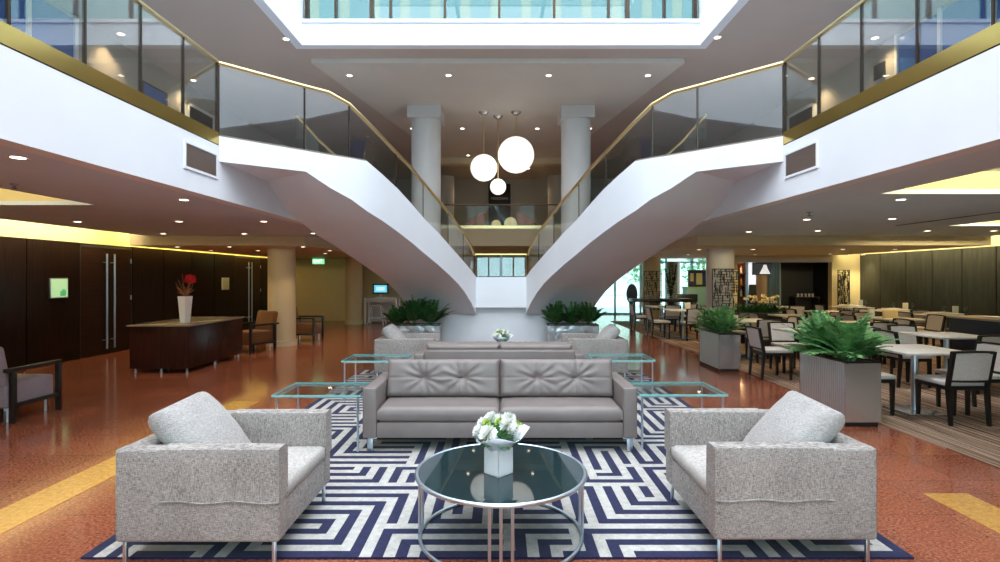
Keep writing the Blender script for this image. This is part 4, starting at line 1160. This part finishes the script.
# ------------------------------------------------------------------ dining furniture
def make_chair():
    """faces +Y, origin at floor centre"""
    t = thing('dining_chair', 'x', 'chair', (0, 0, 0))
    w = .225
    bm = new(); box(bm, -w, w, -.20, .235, .415, .465, .016, 2); obj('seat', bm, M['chairfab'], t)
    bm = new(); box(bm, -w, w, -.215, .225, .375, .417, .004, 1); obj('seat_frame', bm, M['chairwood'], t)
    tilt = lambda z: -.215-.075*(z-.42)/.38
    # back pad
    bm = new(); G = []; n = 8
    for i in range(n+1):
        x = -w+.03+(2*w-.06)*i/n; bow = .018*(1-(2*i/n-1)**2)
        G.append([(x, tilt(.49)-bow+.016, .49), (x, tilt(.77)-bow+.016, .772+.010*(1-(2*i/n-1)**2)), (x, tilt(.77)-bow-.016, .772+.010*(1-(2*i/n-1)**2)), (x, tilt(.49)-bow-.016, .49)])
    T = [[bm.verts.new(q) for q in r] for r in G]
    for A, B in zip(T, T[1:]):
        for k in range(4): bm.faces.new((A[k], A[(k+1) % 4], B[(k+1) % 4], B[k]))
    bm.faces.new(T[0]); bm.faces.new(T[-1][::-1]); obj('backrest', bm, M['chairfab'], t)
    # back frame: posts and bowed top and bottom rails
    bm = new()
    def sq(pts, a, b):
        T = []
        for p in pts: T.append([bm.verts.new((p[0]+dx*a, p[1]+dy*b, p[2])) for dx, dy in ((-1, -1), (1, -1), (1, 1), (-1, 1))])
        for A, B in zip(T, T[1:]):
            for k in range(4): bm.faces.new((A[k], A[(k+1) % 4], B[(k+1) % 4], B[k]))
        bm.faces.new(T[0][::-1]); bm.faces.new(T[-1])
    for s in (-1, 1): sq([(s*(w-.015), tilt(.40), .40), (s*(w-.012), tilt(.80), .797)], .017, .02)
    for z, zz in ((.79, .022), (.475, .018)):
        T = []
        for i in range(n+1):
            x = -w+.004+(2*w-.008)*i/n; c = 1-(2*i/n-1)**2; y = tilt(z)-.018*c; h = z+(.010*c if z > .7 else 0)
            T.append([bm.verts.new(q) for q in ((x, y-.02, h-zz/2), (x, y+.02, h-zz/2), (x, y+.02, h+zz/2), (x, y-.02, h+zz/2))])
        for A, B in zip(T, T[1:]):
            for k in range(4): bm.faces.new((A[k], A[(k+1) % 4], B[(k+1) % 4], B[k]))
        bm.faces.new(T[0]); bm.faces.new(T[-1][::-1])
    obj('back_frame', bm, M['chairwood'], t)
    for s in (-1, 1):
        for y, dy in ((.20, 0.0), (-.215, -.03)):
            bm = new(); T = []
            for z, a, o in ((0, .015, 1), (.40, .021, 0)):
                cx, cy = s*(w-.02), y+dy*o
                T.append([bm.verts.new((cx+dx*a, cy+e*a, z)) for dx, e in ((-1, -1), (1, -1), (1, 1), (-1, 1))])
            A, B = T
            for k in range(4): bm.faces.new((A[k], A[(k+1) % 4], B[(k+1) % 4], B[k]))
            bm.faces.new(A[::-1]); bm.faces.new(B); obj('leg', bm, M['chairwood'], t, smooth=False)
    return t
CH = make_chair(); CH_used = [False]
def make_table():
    t = thing('dining_table', 'x', 'table', (0, 0, 0))
    bm = new(); box(bm, -.40, .40, -.40, .40, .715, .742, .006); obj('tabletop', bm, M['laminate'], t)
    bm = new(); lathe(bm, [(0, .02), (.035, .02), (.035, .715), (0, .715)], 20); obj('column', bm, M['chrome'], t)
    bm = new(); box(bm, -.22, .22, -.22, .22, 0, .018, .004); obj('base', bm, M['steel'], t)
    return t
TB = make_table(); TB_used = [False]
SIDE = {'L': ('planter side of', -.66, 0, R(-90)), 'R': ('wall side of', .70, 0, R(90)), 'N': ('near side of', 0.10, -.42, 0), 'F': ('far side of', 0.0, .62, R(180))}
ZF0 = .012
def dining(x, y, desc, sides):
    if not TB_used[0]: t = TB; t.location = (x, y, ZF0); TB_used[0] = True
    else: t = copy_tree(TB); t.location = (x, y, ZF0)
    tag(t, 'square pale topped dining table, %s' % desc, 'table', 'square dining tables')
    for sd in sides:
        ph, dx, dy, rz = SIDE[sd]
        c = CH if not CH_used[0] else copy_tree(CH); CH_used[0] = True
        c.location = (x+dx*.93, y+dy*.95, ZF0); c.rotation_euler.z = rz
        tag(c, 'black framed dining chair, %s the table %s' % (ph, desc), 'chair', 'dining chairs')
    return t
ROW = ['nearest the camera', 'second', 'third', 'fourth', 'fifth', 'sixth']
C1 = '%s in the carpet edge row'
dining(4.9, 6.34, C1 % 'nearest', 'LRN')
dining(4.88, 8.45, C1 % 'second', 'LRNF')
dining(4.86, 10.55, C1 % 'third', 'LRNF')
dining(4.84, 12.65-.0, C1 % 'fourth', 'LR') if False else dining(4.72, 13.9, C1 % 'fourth', 'LN')
dining(4.70, 15.6, C1 % 'fifth', 'LRN')
C2 = '%s in the second row'
dining(6.56, 7.88, C2 % 'nearest', 'LNF')
dining(6.56, 9.98, C2 % 'second', 'LRNF')
dining(6.50, 11.85, C2 % 'third', 'LRN')
dining(6.45, 14.6, C2 % 'fourth', 'LRN')
C3 = '%s in the third row'
dining(8.1, 11.1, C3 % 'nearest', 'LRF')
dining(8.05, 13.2, C3 % 'second', 'LRN')
dining(8.0, 15.3, C3 % 'third', 'LN')
C4 = '%s along the panelled wall'
WT = [dining(9.95, 12.0, C4 % 'nearest', 'LN'), dining(9.95, 13.5, C4 % 'middle', 'LN'), dining(9.95, 15.2, C4 % 'farthest', 'L')]

# table settings
def goblet(x, y, label):
    t = thing('wine_glass', label, 'glass', (x, y, ZF0+.742), group='wine glasses on the wall tables')
    bm = new(); lathe(bm, [(.0, .09), (.03, .10), (.042, .15), (.036, .20), (.034, .20), (.039, .15), (.028, .105), (0, .097)], 14); obj('bowl', bm, M['clear'], t)
    bm = new(); lathe(bm, [(0, 0), (.035, 0), (.035, .004), (.005, .012), (.005, .09), (0, .092)], 12); obj('stem', bm, M['clear'], t)
def card(x, y, label, w=.12, h=.19, m='napkin'):
    bm = new(); box(bm, -w/2, w/2, -.02, .02, 0, h, .003); o = obj('menu_card', bm, M[m]); o.location = (x, y, ZF0+.742); tag(o, label, 'menu', 'menu cards on the tables')
def cloth(x, y, label):
    bm = new(); box(bm, -.32, .32, -.18, .18, 0, .035, .012); box(bm, -.26, .1, -.12, .12, .03, .06, .012); o = obj('folded_napkins', bm, M['napkin']); o.location = (x, y, ZF0+.742); tag(o, label, 'napkins', 'folded white napkins')
LBL = ('nearest', 'middle', 'farthest')
for i, (x, y) in enumerate(((9.95, 12.0), (9.95, 13.5), (9.95, 15.2))):
    goblet(x-.22, y-.25, 'wine glass on the %s wall table, near its planter side corner' % LBL[i])
    goblet(x+.25, y-.25, 'wine glass on the %s wall table, near its panelled wall corner' % LBL[i])
    card(x+.33, y+.1, 'white menu card standing on the %s table by the panelled wall' % LBL[i])
    cloth(x-.02, y+.0, 'folded white napkins lying on the %s table by the panelled wall' % LBL[i])
card(8.0, 11.0, 'cream napkin holder on the nearest table of the third row', .30, .16, 'basket')
card(7.75, 11.2, 'white menu card on the nearest table of the third row', .12, .18)
card(4.85, 13.9, 'white menu card on the fourth table of the carpet edge row', .14, .18)
# buffet counter at the right
t = thing('buffet_counter', 'long dark buffet counter with pale top edge at the right edge', 'counter', (8.5, 8.2, ZF0))
bm = new(); box(bm, -.34, .34, -1.7, 1.55, .0, .85, .004); obj('body', bm, M['navysign'], t)
bm = new(); box(bm, -.37, .37, -1.73, 1.58, .85, .885, .004); obj('worktop', bm, mat('buffet_top', (.42, .36, .28), .3), t)
t = thing('bread_basket', 'cream square basket standing on the dark buffet counter', 'basket', (8.6, 8.55, ZF0+.885))
bm = new(); P0 = [(-.22, -.3), (.22, -.3), (.22, .3), (-.22, .3)]
for a, b in zip(P0, P0[1:]+P0[:1]):
    q = [bm.verts.new(v) for v in ((a[0]*.85, a[1]*.85, 0), (b[0]*.85, b[1]*.85, 0), (b[0], b[1], .15), (a[0], a[1], .15))]; bm.faces.new(q)
bm.faces.new([bm.verts.new((a*.85, b*.85, .004)) for a, b in P0])
o = obj('body', bm, M['basket'], t, smooth=False); md = o.modifiers.new('thick', 'SOLIDIFY'); md.thickness = .012
bm = new(); tube(bm, [(a, b, .15) for a, b in P0], .012, 6, closed=True); obj('rim', bm, M['basket'], t)
bm = new(); lathe(bm, [(0, 0), (.10, 0), (.20, .018), (.195, .022), (.09, .006), (0, .006)], 28); o = obj('platter', bm, M['vasewhite']); o.location = (8.5, 9.2, ZF0+.885); tag(o, 'round white platter on the far end of the buffet counter', 'plate')

# flower trough deep in the dining area
t = thing('flower_trough', 'low dark trough holding the flower display deep in the dining area', 'planter', (6.2, 12.95, ZF0))
bm = new(); box(bm, -.52, .52, -.18, .18, 0, .72, .006); obj('body', bm, M['chairwood'], t)
bm = new(); box(bm, -.48, .48, -.15, .15, .72, .726); obj('soil', bm, M['soil'], t, smooth=False)
t = thing('flower_display', 'wide display of white and yellow flowers over dark leaves in the dining area', 'flowers', (6.2, 12.95, ZF0+.72))
bm = new(); rnd = random.Random(8)
for k in range(260):
    a = rnd.uniform(0, 6.28); d = Vector((math.cos(a), math.sin(a)*.6, rnd.uniform(.2, 1))).normalized()
    leafpoly(bm, Vector((rnd.uniform(-.48, .48), rnd.uniform(-.1, .1), 0)), d, Vector((0, 0, 1)), rnd.uniform(.15, .34), .045)
obj('leaves', bm, M['leaf2'], t, smooth=False, fix=False)
for k in range(26):
    bm = new(); bloom(bm, (rnd.uniform(-.5, .5), rnd.uniform(-.2, .1), rnd.uniform(.25, .42)), .055, 36, rnd); obj('bloom', bm, mat('cream_petal', (.75, .66, .38), .6) if k == 0 else bpy.data.materials['cream_petal'], t, smooth=False, fix=False)

# lattice screens
def lattice(label, loc, w, z0, z1, rz=0, seed=1):
    t = thing('lattice_screen', label, 'screen', loc, rz, 'black lattice screens')
    rnd = random.Random(seed); bm = new(); r = .009
    for x in (-w/2, w/2): box(bm, x-r, x+r, -r, r, z0, z1)
    for z in (z0, z1): box(bm, -w/2, w/2, -r, r, z-r, z+r)
    n = int((z1-z0)/.06)
    zs = [z0+(z1-z0)*k/n for k in range(n+1)]
    for k in range(n):
        for q in range(2):
            a = rnd.uniform(-w/2, w/2-.1); b = min(w/2, a+rnd.uniform(.12, w*.7)); box(bm, a, b, -r, r, zs[k]-r*.8, zs[k]+r*.8)
        for q in range(6):
            x = rnd.uniform(-w/2, w/2); h = rnd.choice((1, 1, 2, 3)); box(bm, x-r*.8, x+r*.8, -r, r, zs[k], zs[min(n, k+h)])
    obj('lattice', bm, M['chairwood'], t, smooth=False)
    for x in (-w/2+.02, w/2-.02):
        bm = new(); box(bm, x-.015, x+.015, -.015, .015, 0, z0); obj('leg', bm, M['chairwood'], t, smooth=False)
lattice('black lattice screen before the grey round column by the planter', (5.12, 12.2, ZF0), .60, .5, 1.77, 0, 1)
lattice('black lattice screen before the yellow round column by the shopfront', (5.05, 17.8, ZF0), .58, .5, 1.78, 0, 2)
lattice('black lattice screen against the yellow wall by the slate panels', (10.6, 16.55, ZF0), .36, .5, 1.80, 0, 3)

# bar area
t = thing('bar_table', 'long black high table near the glass shopfront', 'table', (5.1, 17.1, ZF0))
bm = new(); box(bm, -.95, .95, -.3, .3, .80, .90, .005); obj('tabletop', bm, M['chairwood'], t)
for x in (-.9, .9):
    for y in (-.25, .25):
        bm = new(); box(bm, x-.03, x+.03, y-.03, y+.03, 0, .80); obj('leg', bm, M['chairwood'], t, smooth=False)
t = thing('oval_sign', 'dark navy oval board on a slim post before the glass shopfront', 'sign', (4.55, 18.6, 0))
bm = new(); n = 28; V0 = [bm.verts.new((.19*math.cos(2*math.pi*k/n), -.03, 1.0+.36*math.sin(2*math.pi*k/n))) for k in range(n)]; V1 = [bm.verts.new((v.co.x, .03, v.co.z)) for v in V0]
bm.faces.new(V0); bm.faces.new(V1[::-1])
for k in range(n): bm.faces.new((V0[k], V1[k], V1[(k+1) % n], V0[(k+1) % n]))
obj('board', bm, M['navysign'], t)
bm = new(); box(bm, -.05, .05, -.02, .02, .02, .68, .004); obj('post', bm, M['navysign'], t)
bm = new(); lathe(bm, [(0, 0), (.17, 0), (.17, .02), (.05, .03), (0, .03)], 24); obj('base', bm, M['navysign'], t)
t = thing('branch_arrangement', 'tall dark branches with pale blossoms beside the yellow column', 'plant', (5.72, 18.0, ZF0))
bm = new(); lathe(bm, [(0, 0), (.14, 0), (.18, .4), (.12, .8), (.13, .85), (0, .85)], 20); obj('vase', bm, M['black'], t)
bm = new(); rnd = random.Random(12)
for k in range(16):
    a = rnd.uniform(0, 6.28); tube(bm, [(0, 0, .7), (.06*math.cos(a), .05*math.sin(a), 1.2), (.2*math.cos(a), .12*math.sin(a), rnd.uniform(1.5, 2.05))], .014, 5)
obj('branches', bm, M['black'], t)
bm = new()
for k in range(60):
    a = rnd.uniform(0, 6.28); leafpoly(bm, Vector((rnd.uniform(-.2, .2), rnd.uniform(-.12, .1), rnd.uniform(.9, 1.9))), Vector((math.cos(a), math.sin(a), .3)).normalized(), Vector((0, 0, 1)), .13, .03)
obj('leaves', bm, mat('lime_leaf', (.45, .55, .2), .5), t, smooth=False, fix=False)
# shelf of bottles, TV, dark obelisk
t = thing('bottle_shelf', 'red brown shelf unit with lit bottles at the bar', 'shelf', (8.2, 18.6, 0))
bm = new(); box(bm, -.25, .25, .12, .15, 0, 2.1)
for x in (-.25, .22): box(bm, x, x+.03, -.12, .15, 0, 2.1)
for z in (.9, 1.3, 1.7, 2.07): box(bm, -.25, .25, -.12, .15, z, z+.03)
obj('body', bm, M['redbrown'], t, smooth=False)
bm = new(); box(bm, -.25, .25, -.14, -.12, 0, .9); obj('door', bm, M['redbrown'], t, smooth=False)
for k in range(9):
    z = (.93, 1.33, 1.73)[k // 3]; x = (-.14, 0, .14)[k % 3]
    b = thing('bottle', 'bottle on the %s shelf of the bar unit, %s' % (('lowest', 'middle', 'top')[k // 3], ('left one', 'centre one', 'right one')[k % 3]), 'bottle', (8.2+x, 18.58, z), group='bottles on the bar shelf')
    bm = new(); lathe(bm, [(0, 0), (.04, 0), (.04, .17), (.014, .21), (.014, .27), (0, .27)], 12); obj('body', bm, M['amber'] if k % 2 else M['bottle'], b)
    bm = new(); lathe(bm, [(.016, .255), (.016, .285), (0, .285)], 10); obj('cap', bm, M['black'], b)
l = bpy.data.lights.new('shelf_lamp', 'POINT'); l.energy = 6; l.color = (1, .6, .3); l.shadow_soft_size = .05
o = bpy.data.objects.new('shelf_lamp', l); COL.objects.link(o); o.location = (8.2, 18.3, 2.0)
t = thing('television', 'flat television showing a pale figure above the bar', 'television', (8.57, 17.45, 1.67))
bm = new(); box(bm, -.37, .37, -.03, .03, 0, .40, .006); obj('frame', bm, M['black'], t)
bm = new(); box(bm, -.34, .34, -.034, -.029, .03, .37); obj('panel', bm, M['tvdark'], t, smooth=False)
bm = new(); prism(bm, [(-.16, .03), (.20, .03), (.10, .22), (.07, .33), (-.02, .33), (-.06, .22)], 0, .003); bmesh.ops.transform(bm, matrix=Matrix.Translation((0, -.034, 0)) @ Matrix.Rotation(R(90), 4, 'X'), verts=bm.verts); obj('picture', bm, M['tvpic'], t, smooth=False)
bm = new(); tube(bm, [(0, .01, .39), (0, .01, .53)], .02, 8); obj('bracket', bm, M['black'], t)
bm = new(); prism(bm, [(-.17, 0), (.17, 0), (.08, 1.35), (-.08, 1.35)], 0, .16); bmesh.ops.transform(bm, matrix=Matrix.Translation((8.28, 17.7, 0)) @ Matrix.Rotation(R(90), 4, 'X'), verts=bm.verts)
tag(obj('obelisk', bm, M['black'], smooth=False), 'tall black tapered stand beside the tan bar column', 'stand')
t = thing('service_counter', 'mint green service counter glimpsed behind the grey column', 'counter', (7.35, 19.8, 0))
bm = new(); box(bm, -.55, .55, -.25, .25, 0, 1.2, .005); obj('body', bm, M['mint'], t)
bm = new(); box(bm, -.58, .58, -.28, .28, 1.2, 1.24, .004); obj('worktop', bm, mat('lime_top', (.45, .65, .25), .4), t)
t = thing('poster_board', 'dark poster board with yellow patch above the mint counter', 'poster', (7.3, 19.8, 1.24))
bm = new(); box(bm, -.38, .38, -.02, .02, 0, .62, .004); obj('frame', bm, M['navysign'], t)
bm = new(); box(bm, -.08, .14, -.026, -.019, .08, .5); box(bm, -.3, -.18, -.026, -.019, .2, .5); obj('picture', bm, mat('poster_yellow', (.6, .5, .2), .5), t, smooth=False)
t = thing('dark_console', 'low black console before the olive column', 'console', (6.65, 19.5, 0))
bm = new(); box(bm, -.55, .45, -.2, .2, .70, .98, .01); obj('body', bm, M['chairwood'], t)
for x in (-.5, .4):
    bm = new(); box(bm, x-.03, x+.03, -.15, .15, 0, .70); obj('leg', bm, M['chairwood'], t, smooth=False)
# glasses in the niche
t = thing('niche_shelf', 'dark shelf inside the black niche', 'shelf', (9.9, 17.45, 0))
bm = new(); box(bm, -.4, .4, -.2, .2, .93, .96); obj('shelf_board', bm, M['redbrown'], t, smooth=False)
for x in (-.37, .37):
    bm = new(); box(bm, x-.02, x+.02, -.18, .18, 0, .93); obj('leg', bm, M['chairwood'], t, smooth=False)
for k in range(5):
    bm = new(); lathe(bm, [(0, 0), (.03, 0), (.04, .1), (.036, .1), (.027, .008), (0, .008)], 14); o = obj('tumbler', bm, M['bottle']); o.location = (9.66+k*.12, 17.4, .96); tag(o, 'pale tumbler on the shelf in the black niche, %s from the left' % ORD[k], 'glass', 'tumblers in the niche')
# tree outside
def tree(x, y, h, label, seed):
    rnd = random.Random(seed); t = thing('street_tree', label, 'tree', (x, y, -.02), 0, 'trees outside the shopfront')
    bm = new(); tube(bm, [(0, 0, 0), (.03, 0, h*.4), (0, .05, h*.7)], [.12, .09, .05], 8); obj('trunk', bm, M['twig'], t)
    bm = new()
    for k in range(700):
        a, e = rnd.uniform(0, 6.28), rnd.uniform(-1, 1); r = h*.33*rnd.random()**.33
        c = Vector((math.cos(a)*math.sqrt(1-e*e)*r, math.sin(a)*math.sqrt(1-e*e)*r, h*.62+e*r*1.1))
        d = Vector((rnd.uniform(-1, 1), rnd.uniform(-1, 1), rnd.uniform(-.5, .7))).normalized()
        leafpoly(bm, c, d, Vector((0, 0, 1)), .3, .08)
    obj('crown', bm, m_leaf('tree_leaf', (.05, .20, .06), (.25, .48, .2)) if 'tree_leaf' not in bpy.data.materials else bpy.data.materials['tree_leaf'], t, smooth=False, fix=False)
tree(4.4, 27, 3.4, 'small bright tree outside the shopfront behind the oval board', 1)
tree(7.6, 29, 4.2, 'larger tree outside the shopfront behind the olive column', 2)
tree(10.6, 28, 3.8, 'tree outside the shopfront behind the grey lattice column', 3)

# ------------------------------------------------------------------ daylight
w = bpy.data.worlds.new('world'); SC.world = w; w.use_nodes = True
bg = w.node_tree.nodes['Background']; bg.inputs['Color'].default_value = (0.90, 0.95, 1.0, 1); bg.inputs['Strength'].default_value = 6.0
def portal(loc, sx, sy, rot):
    o = area('daylight_portal', loc, sx, sy, 1.0, (1, 1, 1), rot); o.data.cycles.is_portal = True
portal((0, 0.53, 8.8), 2*WX, 17.0, (0, 0, 0))
portal((0, VY+0.2, 7.1), 2*WX, 2.4, (R(-90), 0, 0))
portal((0, -8.2, 4.3), 2*WX, 8.6, (R(90), 0, 0))
portal((5.5, 23.2, 1.37), 7.9, 2.7, (R(-90), 0, 0))

vs = SC.view_settings
vs.view_transform = 'Standard'; vs.look = 'None'; vs.exposure = 0.0; vs.gamma = 1.0; vs.use_curve_mapping = False
SC.cycles.max_bounces = 10; SC.cycles.diffuse_bounces = 4; SC.cycles.glossy_bounces = 4; SC.cycles.transparent_max_bounces = 16
SC.cycles.caustics_reflective = False; SC.cycles.caustics_refractive = False
SC.cycles.sample_clamp_indirect = 6.0
